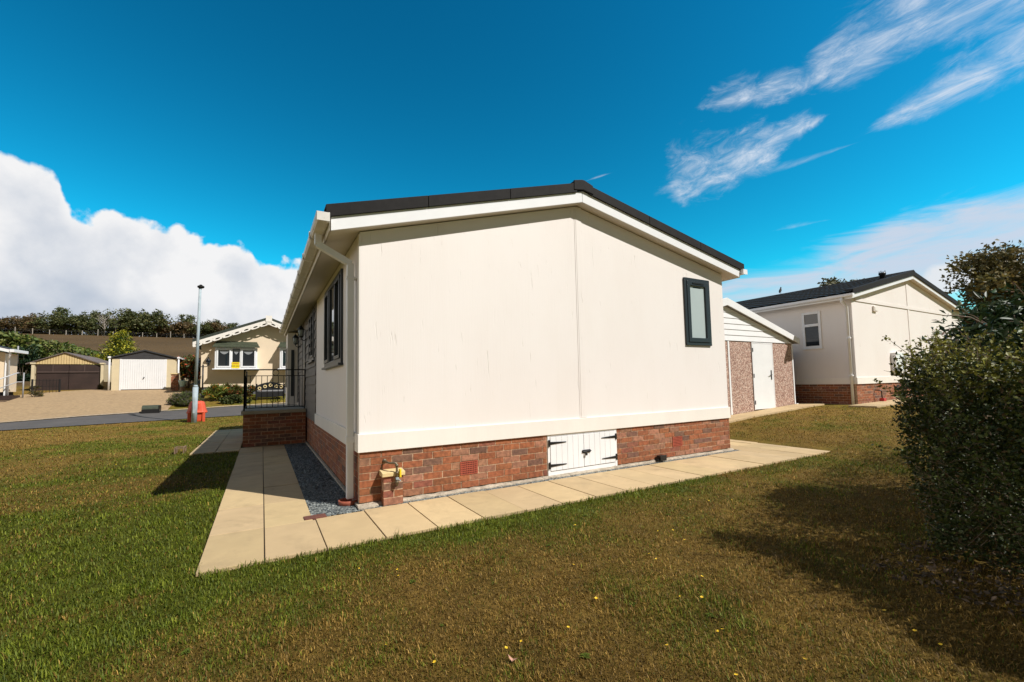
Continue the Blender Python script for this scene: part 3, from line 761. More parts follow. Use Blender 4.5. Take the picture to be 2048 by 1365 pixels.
for y in (6.14, 8.0):
    ln = MB()
    ln.box(-.02, -.004, y-.04, y+.04, 2.22, 2.36); ln.tube([(-.02, y, 2.29), (-.07, y, 2.24), (-.12, y, 2.27), (-.13, y, 2.31)], .009)
    ln.lathe([(.012, 0), (.05, .015), (.052, .03), (.03, .03)], (-.13, y, 2.31), 6); ln.lathe([(.078, 0), (.075, .012), (.03, .07), (.008, .10), (.004, .13)], (-.13, y, 2.49), 6)
    for j in range(6):
        t = 2*pi*j/6; ln.tube([(-.13+.048*cos(t), y+.048*sin(t), 2.34), (-.13+.070*cos(t), y+.070*sin(t), 2.49)], .005, 5)
    lo = part('wall_lantern', ln, M_black, home)
    part('lamp_glass', MB().lathe([(.040, 0), (.060, .145)], (-.13, y, 2.342), 6), M_frost, lo)
f = MB().box(-.03, 0, 8.55, 8.95, .78, 2.66); o = part('side_light', f, M_anth, home, .004)
part('pane', MB().box(-.034, -.030, 8.61, 8.89, .84, 2.60), M_glass, o)
bay = MB().box(-.27, 0, 9.0, LEN-.02, HB+.12, under(-.27)-.012)
bo_ = part('bay', bay, M_cream, home, .003)
wf = MB().box(-.18, -.10, 8.985, 9.0, .95, 2.25); part('window', wf, M_anth, home, .002)
part('window', MB().box(-.285, -.27, 9.15, LEN-.15, 1.2, 2.3), M_anth, home, .002)

# ------------------------------------------------------------------ raised porch
PX0, PX1, PY0, PY1, PZ = -1.24, -.03, 6.0, 8.9, .72
porch = thing('porch', 'raised brick porch with pale slab floor beside the clad wall of the near park home', 'porch', (-.65, 6.0, -.05))
b = MB(); bricks(b, (PX0+.03, PY0+.02), (1, 0), (0, -1), PX1-PX0-.03, -.03, 9, start=-.004); bricks(b, (PX0+.03, PY0+.02), (0, 1), (-1, 0), PY1-PY0, -.03, 9, start=.032)
b.box(PX0+.06, PX1, PY0+.05, PY1, -.05, .64, (.3, .25, .2))
part('brick_base', b, M_brick, porch)
part('floor_slab', MB().box(PX0-.01, PX1, PY0-.02, PY1+.05, .648, PZ), mat('pale_concrete', (.36, .31, .23), .85, .12, 3, .3, 80, .003), porch, .006)
rail = MB(); zt, zm, zb_ = 1.585, 1.455, .775; r = .0085
def railrun(a, b_, n, end0=True):
    a = Vector(a); b_ = Vector(b_)
    for z, rr in ((zt, .013), (zm, .008), (zb_, .009)): rail.tube([(a.x, a.y, z), (b_.x, b_.y, z)], rr, 6)
    bars = []
    for i in range(n+1):
        p = a.lerp(b_, i/n); bars.append(p)
        if i in (0, n): rail.box(p.x-.014, p.x+.014, p.y-.014, p.y+.014, PZ, zt+.005)
    return bars
fr_b = railrun((PX0+.04, PY0+.05, 0), (PX1-.02, PY0+.05, 0), 11); sd_b = railrun((PX0+.04, PY0+.05, 0), (PX0+.04, 7.45, 0), 12)
ro = part('railing', rail, M_iron, porch)
for p in fr_b[1:-1]+sd_b[1:-1]:
    part('baluster', MB().tube([(p.x, p.y, zb_), (p.x, p.y, zm)], .0065, 6), M_iron, ro)
orn = MB(); cx, cy = fr_b[6].x-.05, PY0+.045
orn.ring((cx, cy, 1.520), .060, .060, .006)
def scroll(cx, z0, sx, sz):
    pts = []
    for i in range(22):
        t = i/21*2.3*pi; rr = .075*(1-i/26); pts.append((cx+sx*(.05+rr*cos(t+pi)*.8), cy, z0+sz*(rr*sin(t))))
    orn.tube(pts, .0045, 5)
for sx in (-1, 1): scroll(cx, 1.24, sx, 1); scroll(cx, 1.24, sx, -1); scroll(cx, .93, sx, 1); scroll(cx, .93, sx, -1)
part('scrollwork', orn, M_iron, ro)

# ------------------------------------------------------------------ small things by the home
pier = thing('gas_pipe_pier', 'low brick pier with yellow stone cap and old gas pipe against the near home', 'brick pier', (.31, -.10, -.04))
b = MB(); bricks(b, (.210, -.118), (1, 0), (0, -1), .200, -.03, 4); bricks(b, (.210, -.118), (0, 1), (-1, 0), .11, -.03, 4); bricks(b, (.41, -.118), (0, 1), (1, 0), .11, -.03, 4)
b.box(.215, .405, -.113, -.002, -.04, .269, (.3, .15, .1))
part('brickwork', b, M_brick, pier)
part('cap', MB().prism([(-.142, .262), (-.142, .302), (-.004, .318), (-.004, .262)], 'x', .192, .428), M_stonecap, pier, .004)
pp = MB().tube([(.247, .0, .405), (.247, -.030, .405), (.252, -.05, .402), (.275, -.10, .393), (.312, -.155, .398), (.330, -.160, .392), (.334, -.162, .37), (.338, -.163, .165)], .0115, 8)
pp.lathe([(.019, 0), (.019, .03)], (.337, -.163, .19), 8).lathe([(.017, 0), (.017, .025)], (.336, -.163, .285), 8).lathe([(.018, 0), (.018, .022)], (.334, -.162, .362), 8).tube([(.247, .001, .405), (.247, -.012, .405)], .022, 10)
po = part('pipe', pp, M_brass, pier)
part('valve_handle', MB().box(.357, .376, -.19, -.150, .252, .335).tube([(.337, -.165, .295), (.364, -.17, .295)], .008, 6), M_yellow, po, .004)
part('valve', MB().box(.322, .354, -.18, -.147, .228, .252).tube([(.354, -.165, .228), (.374, -.165, .208)], .007, 6), M_grey, po, .003)
gl = MB().lathe([(.085, -.05), (.09, .0), (.10, .012), (.105, .045), (.095, .048), (.075, .03), (.07, .0)], (-.075, .20, -.035), 18)
o = part('drain_pot', gl, M_terra, None); tag(o, 'round terracotta drain pot under the white downpipe of the near home', 'drain pot'); recenter(o, (-.075, .20, -.04))
o = part('loose_brick', MB().prism([(-.525, -.068), (-.335, -.060), (-.330, -.175), (-.522, -.178)][::-1], 'z', ZP-.02, ZP+.008), mat('dark_brick_red', (.13, .045, .03), .9, .2, 30, .6, 90, .003), None, .004)
tag(o, 'dark red brick set into the pale slabs at the inner corner of the path', 'brick'); recenter(o, (-.43, -.12, ZP-.01))
vb = thing('outdoor_spotlight', 'small black spotlight on the ground below the right air brick', 'spotlight', (4.32, -.06, -.02))
part('housing', MB().box(4.27, 4.385, -.105, -.02, -.008, .062).box(4.262, 4.393, -.112, -.1, -.014, .068), M_black, vb, .006)
part('bracket', MB().box(4.235, 4.262, -.09, -.03, -.012, .02).tube([(4.22, -.06, -.01), (4.262, -.06, .01)], .006, 6), M_black, vb)
sc_ = thing('boot_scraper', 'small rusty iron frame standing in the grass at the edge of the far path', 'boot scraper', (-2.2, 6.1, -.05))
part('frame', MB().box(-2.20, -2.18, 5.95, 6.25, .06, .075).box(-2.20, -2.18, 5.95, 5.97, -.05, .06).box(-2.20, -2.18, 6.23, 6.25, -.05, .06).box(-2.33, -2.20, 5.95, 5.97, .05, .065).box(-2.33, -2.20, 6.23, 6.25, .05, .065).box(-2.34, -2.32, 5.95, 6.25, -.05, .07), M_wood, sc_)

# ------------------------------------------------------------------ second park home on the right
Y2 = 1.308; X2 = 14.13; BZ = .37
h2 = thing('park_home', 'cream park home with black tiled roof behind the pebble-dashed store, partly hidden by the laurel', 'park home', (X2, Y2, BZ))
L2 = 12.2
A2 = (13.86, 3.43); B2 = (18.36, 4.45); C2 = (22.55, 3.66)
def u2(x): return A2[1]+(x-A2[0])*(B2[1]-A2[1])/(B2[0]-A2[0]) if x < B2[0] else B2[1]-(x-B2[0])*(B2[1]-C2[1])/(C2[0]-B2[0])
w = MB(); XR2 = 22.25
w.prism([(X2, .955), (XR2, .955), (XR2, u2(XR2)-.01), (B2[0], B2[1]-.01), (X2, u2(X2)-.01)], 'y', Y2, Y2+L2)
part('wall', w, M_wall, h2)
part('base_trim', MB().box(X2-.03, XR2+.02, Y2-.025, Y2, .945, 1.14).box(X2-.03, X2, Y2, Y2+L2, .945, 1.14), M_cream, h2, .004)
part('cover_strip', MB().box(18.10, 18.22, Y2-.014, Y2, 1.14, B2[1]-.05).box(X2+.2, XR2-.35, Y2-.022, Y2-.0145, 3.40, 3.50).box(X2-.012, X2, Y2, Y2+.12, 1.14, 3.4), M_wall, h2, .003)
b = MB(); bricks(b, (X2, Y2+.01), (1, 0), (0, -1), XR2-X2, BZ-.02, 8, start=-.004); bricks(b, (X2, Y2), (0, 1), (-1, 0), 6.5, BZ-.02, 8, start=.042)
b.box(X2+.06, XR2, Y2+.08, Y2+L2, .1, .95, (.3, .2, .15))
part('brick_base', b, M_brick, h2)
part('foundation', MB().box(X2-.06, XR2+.1, Y2-.05, Y2+.2, .15, BZ-.012).box(X2-.06, X2+.2, Y2+.2, Y2+L2, .15, BZ-.015), M_concrete, h2, .01)
q = MB(); v2 = -.12
for (p, r_) in ((A2, B2), (B2, C2)):
    q.prism([(p[0], p[1]), (r_[0], r_[1]), (r_[0], r_[1]+.012), (p[0], p[1]+.012)], 'y', Y2+v2, Y2+L2+.1)
part('soffit', q, M_soffit, h2)
bb = MB()
for (p, r_) in ((A2, B2), (B2, C2)): bb.prism([(p[0]+.003, p[1]), (r_[0]-.003, r_[1]), (r_[0]-.003, r_[1]+.125), (p[0]+.003, p[1]+.125)], 'y', Y2+v2-.02, Y2+v2)
part('barge_board', bb, M_white, h2, .002)
part('fascia', MB().box(A2[0]-.02, A2[0], Y2+v2, Y2+L2, A2[1]-.01, A2[1]+.12), M_white, h2)
M_tile2 = mat('roof_tile_black', (.016, .018, .018), .5, .3, 8, .6, 50, .006)
ti = MB(); nC = 15
def tiles2(mbp, xe, ze, xa, za, y0, y1, n):
    """overlapping curved tiles laid in courses: real waves along the eave"""
    ny = int((y1-y0)/.06)
    V = []; F = []
    for k in range(n):
        for e_ in (0, 1):
            f = (k+e_)/n; x = xe+(xa-xe)*f; z = ze+(za-ze)*f+(.030 if e_ == 0 else .004)
            for j in range(ny+1):
                y = y0+(y1-y0)*j/ny; V.append((x, y, z+.012*abs(sin(y*pi/.30))))
    for k in range(2*n-1):
        for j in range(ny): a = k*(ny+1)+j; F.append((a, a+1, a+ny+2, a+ny+1))
    mbp.add(V, F)
tiles2(ti, A2[0]-.05, A2[1]+.15, B2[0], B2[1]+.25, Y2+v2+.13, Y2+L2+.1, 13); tiles2(ti, C2[0]+.05, C2[1]+.15, B2[0], B2[1]+.25, Y2+v2+.13, Y2+L2+.1, 13)
ti.prism([(A2[0], A2[1]+.02), (B2[0], B2[1]+.02), (C2[0], C2[1]+.02), (C2[0], C2[1]+.13), (B2[0], B2[1]+.23), (A2[0], A2[1]+.13)], 'y', Y2+v2+.02, Y2+L2)
rf2 = part('roof', ti, M_tile2, h2)
vc = MB()
for (p, r_) in ((A2, B2), (B2, C2)):
    vc.prism([(p[0], p[1]+.115), (r_[0], r_[1]+.115), (r_[0], r_[1]+.29), (p[0], p[1]+.27)], 'y', Y2+v2-.05, Y2+v2-.02)
    vc.prism([(p[0], p[1]+.235), (r_[0], r_[1]+.265), (r_[0], r_[1]+.29), (p[0], p[1]+.268)], 'y', Y2+v2-.02, Y2+v2+.16)
vc.prism([(B2[0]-.13, B2[1]+.24), (B2[0], B2[1]+.31), (B2[0]+.13, B2[1]+.24)], 'y', Y2+v2-.055, Y2+L2+.1)
part('verge_cap', vc, M_verge, rf2, .004)
fl_ = MB().lathe([(.075, -.05), (.075, .16), (.10, .17), (.10, .235), (.085, .24), (.03, .245)], (17.25, 1.62, 4.40), 14)
for t in range(4): fl_.tube([(17.25+.08*cos(t*1.57), 1.62+.08*sin(t*1.57), 4.6), (17.25+.08*cos(t*1.57), 1.62+.08*sin(t*1.57), 4.70)], .012, 5)
part('flue', fl_, M_black, rf2)
gu = MB(); gu.prism(gutter_prof(A2[0]-.02, -1, A2[1]+.05), 'y', Y2+v2-.08, Y2+L2+.1); gu.box(A2[0]-.021, A2[0]-.14, Y2+v2-.085, Y2+v2-.078, A2[1]+.04, A2[1]+.128)
part('gutter', gu, M_white, h2, .002)
dp = MB().tube([(A2[0]-.08, Y2+.10, A2[1]+.05), (A2[0]-.08, Y2+.10, A2[1]-.07), (X2-.075, Y2+.10, A2[1]-.2), (X2-.075, Y2+.10, BZ-.02)], .038, 10)
for z in (1.2, 2.3): dp.box(X2-.12, X2, Y2+.05, Y2+.15, z-.02, z+.02)
part('downpipe', dp, M_white, h2)
wo = win_x(h2, 2.15, 2.66, 2.08, 3.21, M_white, M_glass, (), xf=X2-.03, w_=.05) if False else None
f = MB(); x_ = X2-.035; y0_, y1_, z0_, z1_ = 2.14, 2.67, 2.08, 3.22
f.box(x_, X2, y0_, y1_, z1_-.07, z1_).box(x_, X2, y0_, y1_, z0_, z0_+.07).box(x_, X2, y0_, y0_+.07, z0_+.07, z1_-.07).box(x_, X2, y1_-.07, y1_, z0_+.07, z1_-.07).box(x_-.01, X2, y0_+.07, y1_-.07, 2.76, 2.84)
f.box(x_-.02, X2, y0_-.02, y1_+.02, z0_-.03, z0_)
wo = part('window', f, M_white, h2, .004)
part('pane', MB().box(X2-.012, X2-.004, y0_+.06, y1_-.06, z0_+.06, z1_-.06), M_glass, wo)
part('meter_box', MB().box(16.52, 17.14, Y2-.13, Y2, 1.31, 1.90), M_white, h2, .01)
part('wall_vent', MB().box(15.46, 15.70, Y2-.05, Y2, 3.16, 3.33).box(15.50, 15.66, Y2-.06, Y2-.05, 3.18, 3.30), M_cream, h2, .006)
gp_ = MB().tube([(15.25, Y2, .74), (15.25, Y2-.10, .74), (15.28, Y2-.14, .72), (15.30, Y2-.14, .66), (15.32, Y2-.14, .40)], .016, 7)
gp_ = part('gas_pipe', gp_, M_black, h2)
part('valve', MB().box(15.27, 15.43, Y2-.2, Y2-.08, .36, .50), mat('red_paint', (.45, .03, .03), .5), gp_, .01)
# pigeon on the ridge
def bird(x, y, z):
    mbp = MB()
    prof = [(-.17, .01, .008), (-.10, .03, .035), (-.03, .075, .062), (.04, .12, .066), (.085, .165, .045), (.10, .205, .032), (.115, .235, .034), (.14, .245, .020), (.165, .238, .006)]
    V = []; n = 10
    for (a, h_, r_) in prof:
        for j in range(n):
            t = 2*pi*j/n; V.append((a*.35-.0+(0), r_*cos(t)*.85, h_+r_*sin(t)))
    V = [(v[0]+(0), v[1], v[2]) for v in V]
    F = [(i*n+j, i*n+(j+1) % n, (i+1)*n+(j+1) % n, (i+1)*n+j) for i in range(len(prof)-1) for j in range(n)]+[tuple(range(n))[::-1], tuple((len(prof)-1)*n+j for j in range(n))]
    mbp.add([(x+v[0]*1.6, y+v[1], z+.05+v[2]) for v in V], F, None, True)
    mbp.tube([(x+.01, y+.02, z), (x+.01, y+.02, z+.08)], .006, 5).tube([(x+.01, y-.02, z), (x+.01, y-.02, z+.08)], .006, 5)
    return mbp
o = part('pigeon', bird(18.36, 5.55, B2[1]+.30), mat('bird_grey', (.035, .032, .035), .7, .3, 30), None); tag(o, 'dark pigeon perched on the black tiled ridge of the right home', 'bird'); recenter(o, (18.36, 5.55, B2[1]+.30))

# ------------------------------------------------------------------ garden store (pebble-dashed)
SY = 2.553; sx0, sx1 = 6.68, 13.17; sz = .16; swt = 2.20
st = thing('garden_store', 'pebble dashed garden store with white shiplap gable and plain white door', 'garden store', (9.92, SY, .2))
w = MB()
def gz_(x): return Hf(x, SY)
for (a, b_) in ((sx0, 10.0), (10.07, 11.07), (12.10, sx1)): w.box(a, b_, SY, SY+.08, 0., swt)
w.box(11.07, 12.10, SY+.02, SY+.08, 0., swt); w.box(sx0, sx0+.08, SY+.08, SY+5.0, 0, swt); w.box(sx1-.08, sx1, SY+.08, SY+5.0, 0, swt); w.box(sx0+.08, sx1-.08, SY+4.92, SY+5, 0, swt)
part('wall', w, M_peb, st)
part('corner_post', MB().box(10.0, 10.07, SY-.012, SY, gz_(10), swt), M_white, st, .004)
part('corner_post', MB().box(sx1-.03, sx1+.03, SY-.015, SY, gz_(sx1), swt).box(sx1, sx1+.03, SY, SY+.07, gz_(sx1), swt).box(sx1+.0, sx1+.09, SY-.06, SY+.05, gz_(sx1), gz_(sx1)+.06), M_white, st, .004)
sap = 9.92; sau = 3.175; seu = (13.42, 2.215)
def us(x): return sau-(abs(x-sap))*(sau-seu[1])/(seu[0]-sap)
g_ = MB(); z = swt+.012; k = 0
while z < sau-.08:
    z2 = min(z+.150, sau-.03); dx = (sau-z2)/((sau-seu[1])/(seu[0]-sap))-.05
    dx0 = (sau-z)/((sau-seu[1])/(seu[0]-sap))-.05
    dx0 = min(dx0, sx1-sap-.0); dx = min(dx, sx1-sap-.0)
    g_.add([(sap-dx0, SY-.022, z), (sap+dx0, SY-.022, z), (sap+dx, SY-.008, z2), (sap-dx, SY-.008, z2), (sap-dx0, SY+.04, z), (sap+dx0, SY+.04, z), (sap+dx, SY+.04, z2), (sap-dx, SY+.04, z2)], [(0, 1, 2, 3), (0, 4, 5, 1), (3, 2, 6, 7), (0, 3, 7, 4), (1, 5, 6, 2), (7, 6, 5, 4)])
    z = z2+.005
part('gable_cladding', g_, M_white, st, .002)
r_ = MB()
for s in (-1, 1):
    xe = sap+s*(seu[0]-sap)
    pl = [(sap, sau), (xe, seu[1]), (xe, seu[1]+.05), (sap, sau+.05)]
    r_.prism(pl if s < 0 else pl[::-1], 'y', SY-.10, SY+5.1)
rf = part('roof', r_, mat('fibre_cement', (.30, .30, .30), .8, .15, 4, .4, 40, .01), st)
bb = MB()
for s in (-1, 1):
    xe = sap+s*(seu[0]-sap)
    pl = [(sap, sau-.02), (xe, seu[1]-.02), (xe, seu[1]+.15), (sap, sau+.18)]
    bb.prism(pl, 'y', SY-.125, SY-.102)
    pl = [(sap, sau+.14), (xe, seu[1]+.115), (xe, seu[1]+.153), (sap, sau+.184)]
    bb.prism(pl, 'y', SY-.102, SY+.0)
part('barge_board', bb, M_white, rf, .003)
dz = gz_(11.6)+.04
dr = MB().box(11.075, 12.095, SY-.015, SY+.02, dz, 2.195)
fr_ = part('door_frame', MB().box(11.07, 11.10, SY-.022, SY-.015, dz, 2.195).box(12.07, 12.10, SY-.022, SY-.015, dz, 2.195).box(11.1, 12.07, SY-.022, SY-.015, 2.165, 2.195), M_white, st, .002)
dr = part('door', MB().box(11.105, 12.065, SY-.020, SY-.0155, dz+.01, 2.16), M_white, st)
part('handle', MB().box(11.94, 11.975, SY-.032, SY-.02, 1.13, 1.40).tube([(11.955, SY-.05, 1.27), (11.83, SY-.055, 1.255)], .010, 6).tube([(11.955, SY-.02, 1.27), (11.955, SY-.05, 1.27)], .010, 6), M_black, dr)
for z in (.50, 1.25, 1.98): part('hinge', MB().box(11.09, 11.115, SY-.034, SY-.02, z-.055, z+.055), M_black, dr)

# house beyond, only its roof shows over the laurel
h3 = thing('park_home', 'dark tiled roof of a further home showing just right of the black tiled roof', 'park home', (28, 4, .5))
part('wall', MB().box(24.5, 31.0, 3.2, 9, .4, 4.45), M_wall, h3)
r_ = MB(); r_.prism([(2.9, 4.42), (6.0, 5.42), (9.3, 4.42)], 'x', 24.2, 31.3)
rr = part('roof', r_, M_tile2, h3)
c_ = MB()
for k in range(9):
    f0 = k/9; c_.box(24.15, 31.33, 2.85+3.1*f0, 2.85+3.1*(f0+1/9)+.02, 4.44+1.0*f0, 4.475+1.0*f0)
part('tile_course', c_, M_tile2, rr)

# ------------------------------------------------------------------ bungalow across the road
BY = 23.0; bx0, bx1 = -3.66, 2.5
bu = thing('bungalow', 'cream bungalow with lacy white barge boards and bay windows across the road', 'bungalow', (-.6, BY, .9))
BA = (-3.98, 3.46); BB = (-.60, 4.80); BC = (2.78, 3.46)
def ub(x): return BB[1]-abs(x-BB[0])*(BB[1]-BA[1])/(BB[0]-BA[0])
w = MB().prism([(bx0, 1.30), (bx1, 1.30), (bx1, ub(bx1)), (BB[0], BB[1]), (bx0, ub(bx0))], 'y', BY, BY+11)
part('wall', w, M_bung, bu)
part('base', MB().box(bx0+.05, bx1-.05, BY+.05, BY+10.9, .5, 1.30), mat('dark_skirt', (.09, .09, .10), .8, .15, 4, .3, 30), bu)
r_ = MB()
for (p, q_) in ((BA, BB), (BB, BC)): r_.prism([(p[0]-.02, p[1]+.02), (q_[0], q_[1]+.02), (q_[0], q_[1]+.30), (p[0]-.02, p[1]+.30)], 'y', BY-.42, BY+11.3)
rfb = part('roof', r_, mat('green_roof', (.028, .036, .026), .8, .3, 5, .6, 30, .01), bu)
bb = MB()
for (p, q_) in ((BA, BB), (BB, BC)): bb.prism([(p[0], p[1]+.02), (q_[0], q_[1]+.02), (q_[0], q_[1]+.15), (p[0], p[1]+.15)], 'y', BY-.47, BY-.43)
bbo = part('barge_board', bb, M_cream, rfb)
lace = MB()
nl = 8
for s in (0, 1):
    p, q_ = ((BA, BB), (BC, BB))[s]
    for i in range(nl):
        t0, t1 = i/nl, (i+1)/nl; tm = (t0+t1)/2
        xa, za = p[0]+(q_[0]-p[0])*t0, p[1]+(q_[1]-p[1])*t0; xb, zb2 = p[0]+(q_[0]-p[0])*t1, p[1]+(q_[1]-p[1])*t1
        outer = []; inner = []
        ang = math.atan2(zb2-za, xb-xa); ll = math.hypot(xb-xa, zb2-za)
        sgn = 1 if s == 0 else -1
        N = 20; ell = []
        for k in range(N):
            th_ = 2*pi*k/N; ex, ez = .115*cos(th_), .040*sin(th_)
            ell.append((ex, ez))
        out = []
        for k in range(N):
            th_ = 2*pi*k/N; ex = max(-.5, min(.5, .72*cos(th_)))*ll; ez = .085*sin(th_) if sin(th_) > 0 else sin(th_)*.10*(1-.0*abs(cos(th_)))
            if abs(ex) > ll*.44: ez = max(ez, -.015)
            out.append((ex, ez))
        V = []
        cx_, cz_ = (xa+xb)/2, (za+zb2)/2-.045
        for yy_ in (BY-.468, BY-.435):
            for pts_ in (out, ell):
                for ex, ez in pts_:
                    if s == 1: ex = -ex
                    V.append((cx_+ex*cos(ang)*(1 if s == 0 else 1)-ez*sin(ang)*(1 if s == 0 else -1)*0, yy_, cz_+ex*sin(ang)+ez))
        F = []
        for k in range(N):
            k2 = (k+1) % N
            F += [(k, k2, N+k2, N+k), (2*N+k, 3*N+k, 3*N+k2, 2*N+k2), (k, 2*N+k, 2*N+k2, k2), (N+k, N+k2, 3*N+k2, 3*N+k)]
        lace.add(V, F)
lace.box(BB[0]-.15, BB[0]+.15, BY-.50, BY-.42, BB[1]+.02, BB[1]+.36).prism([(BB[0]-.15, BB[1]+.02), (BB[0]+.15, BB[1]+.02), (BB[0], BB[1]-.16)][::-1], 'y', BY-.48, BY-.43)
part('lace_trim', lace, M_cream, bbo)
def baywin(xa, xb, z0, z1, sign=False):
    yf = BY-.50
    body = MB()
    bw = part('bay_window', MB().box(xa, xb, yf+.02, BY, z0+.02, z1), M_white, bu)
    n = 3; ww = (xb-xa-.12)/n
    f = MB().box(xa, xa+.07, yf, yf+.02, z0, z1).box(xb-.07, xb, yf, yf+.02, z0, z1).box(xa+.07, xb-.07, yf, yf+.02, z0, z0+.06).box(xa+.07, xb-.07, yf, yf+.02, z1-.05, z1)
    ed = [xa+.07, xa+.07+(xb-xa-.14)*.38, xa+.07+(xb-xa-.14)*.60, xb-.07]
    for i in (1, 2): f.box(ed[i]-.03, ed[i]+.03, yf-.004, yf+.02, z0+.06, z1-.05)
    for i in (0, 2):
        a, b_ = ed[i]+(.03 if i else 0), ed[i+1]-(.03 if i == 0 else 0); k = .075
        f.box(a, b_, yf-.03, yf, z0+.06, z0+.06+k).box(a, b_, yf-.03, yf, z1-.05-k, z1-.05).box(a, a+k, yf-.03, yf, z0+.06+k, z1-.05-k).box(b_-k, b_, yf-.03, yf, z0+.06+k, z1-.05-k)
    part('frame', f, M_white, bw, .004)
    part('sill', MB().box(xa-.10, xb+.10, yf-.08, BY, z0-.05, z0), M_white, bw, .006)
    part('pane', MB().box(xa+.06, xb-.06, yf+.012, yf+.0185, z0+.05, z1-.04), M_glass, bw)
    cu = MB()
    for i in range(3):
        a, b_ = ed[i]+.05, ed[i+1]-.05; pts_ = [(a, z1-.09)]
        for k in range(9): t = k/8; pts_.append((a+(b_-a)*t, z1-.10-.26*sin(pi*t)))
        pts_.append((b_, z1-.09)); cu.prism(pts_, 'y', yf+.0085, yf+.0115)
    part('curtain', cu, M_curtain, bw)
    rr_ = MB(); m_ = 3
    for k in range(m_):
        y0q, y1q = BY-.66+.66*k/m_, BY-.66+.66*(k+1)/m_; zq = z1+.02+.34*k/m_; zq1 = z1+.02+.34*(k+1)/m_
        rr_.add([(xa-.1+.05*k, y0q, zq+.05), (xb+.1-.05*k, y0q, zq+.05), (xb+.1-.05*(k+1), y1q, zq1+.01), (xa-.1+.05*(k+1), y1q, zq1+.01), (xa-.1+.05*k, y0q, zq-.02), (xb+.1-.05*k, y0q, zq-.02), (xb+.1-.05*(k+1), y1q, zq1-.04), (xa-.1+.05*(k+1), y1q, zq1-.04)],
                [(0, 1, 2, 3), (7, 6, 5, 4), (0, 4, 5, 1), (1, 5, 6, 2), (2, 6, 7, 3), (3, 7, 4, 0)])
    part('bay_roof', rr_, M_green, bw)
    if sign:
        s_ = part('sale_sign', MB().box(ed[1]+.0, ed[2]-.03, yf-.022, yf-.012, z0+.02, z0+.34), M_yellow, bw)
        part('sign_line', MB().box(ed[1]+.05, ed[2]-.08, yf-.026, yf-.022, z0+.25, z0+.275), mat('sign_red', (.5, .12, .01), .5), s_)
        cu_ = bpy.data.curves.new('sign_text', 'FONT'); cu_.body = 'FOR SALE'; cu_.size = .094; cu_.extrude = .001; cu_.align_x = 'CENTER'
        tmp = bpy.data.objects.new('tmp', cu_); COL.objects.link(tmp); dg = bpy.context.evaluated_depsgraph_get()
        me = bpy.data.meshes.new_from_object(tmp.evaluated_get(dg)); bpy.data.objects.remove(tmp)
        me.transform(Matrix.Translation(((ed[1]+ed[2]-.03)/2+.6, yf-.024-BY, z0+.10-.9)) @ Matrix.Rotation(pi/2, 4, 'X')); me.materials.append(M_black)
        link(bpy.data.objects.new('sign_text', me), s_)
baywin(-3.03, -1.12, 2.25, 3.36, True); baywin(-.05, 1.86, 2.25, 3.40)
lp = thing('lantern_post', 'black twin lantern garden post at the left corner of the cream bungalow', 'lantern post', (-3.5, 22.3, .8))
gz0 = Hf(-3.5, 22.3); mbp = MB().tube([(-3.5, 22.3, gz0-.05), (-3.5, 22.3, 2.45)], .035, 8).lathe([(.09, 0), (.09, .25), (.05, .32), (.04, .5)], (-3.5, 22.3, gz0-.05), 10).tube([(-3.72, 22.3, 2.40), (-3.62, 22.3, 2.34), (-3.38, 22.3, 2.34), (-3.28, 22.3, 2.40)], .02, 6)
part('pole', mbp, M_black, lp)
for x in (-3.72, -3.28):
    hd = part('lantern', MB().lathe([(.05, 0), (.06, .02), (.03, .05)], (x, 22.3, 2.40), 6).lathe([(.125, 0), (.11, .03), (.04, .12), (.01, .18)], (x, 22.3, 2.64), 6).tube([(x-.07, 22.3, 2.44), (x-.10, 22.3, 2.65)], .008, 4).tube([(x+.07, 22.3, 2.44), (x+.10, 22.3, 2.65)], .008, 4), M_black, lp)
    part('lamp_glass', MB().lathe([(.055, 0), (.095, .2)], (x, 22.3, 2.44), 6), M_glass, hd)
# bench in front of the bungalow
bz = Hf(-.5, 21.6); by = 21.6
be = thing('garden_bench', 'black ornamental bench with pale flower rings on its back before the cream bungalow', 'bench', (-.5, by, bz))
b0, b1 = -1.12, .12
part('seat', MB().box(b0, b1, by-.42, by-.32, bz+.40, bz+.43).box(b0, b1, by-.30, by-.20, bz+.40, bz+.43).box(b0, b1, by-.18, by-.08, bz+.40, bz+.43), M_sillgrey, be)
for x in (b0, b1):
    part('end_frame', MB().box(x-.03, x+.03, by-.44, by-.38, bz-.03, bz+.62).box(x-.03, x+.03, by-.06, by, bz-.03, bz+.78).box(x-.03, x+.03, by-.44, by, bz+.58, bz+.64).box(x-.02, x+.02, by-.38, by-.06, bz+.34, bz+.39).ring((x, by-.22, bz+.18), .0, .12, .012, 'x'), M_iron, be)
part('apron', MB().box(b0, b1, by-.40, by-.38, bz+.10, bz+.36), M_iron, be)
bk = MB()
for i in range(14):
    t = i/14; xa = b0+(b1-b0)*t; xb = b0+(b1-b0)*(t+1/14); ha, hb = .70+.16*sin(pi*t), .70+.16*sin(pi*(t+1/14))
    bk.prism([(xa, bz+.46), (xb, bz+.46), (xb, bz+hb), (xa, bz+ha)], 'y', by-.04, by-.015)
bko = part('backrest', bk, M_iron, be)
for i, (dx, dz_) in enumerate(((-.5, .54), (-.25, .63), (0, .69), (.27, .63), (.5, .60))):
    part('flower_ring', MB().ring((-.5+dx, by-.055, bz+dz_), .065, .065, .026), M_stonecap, bko)

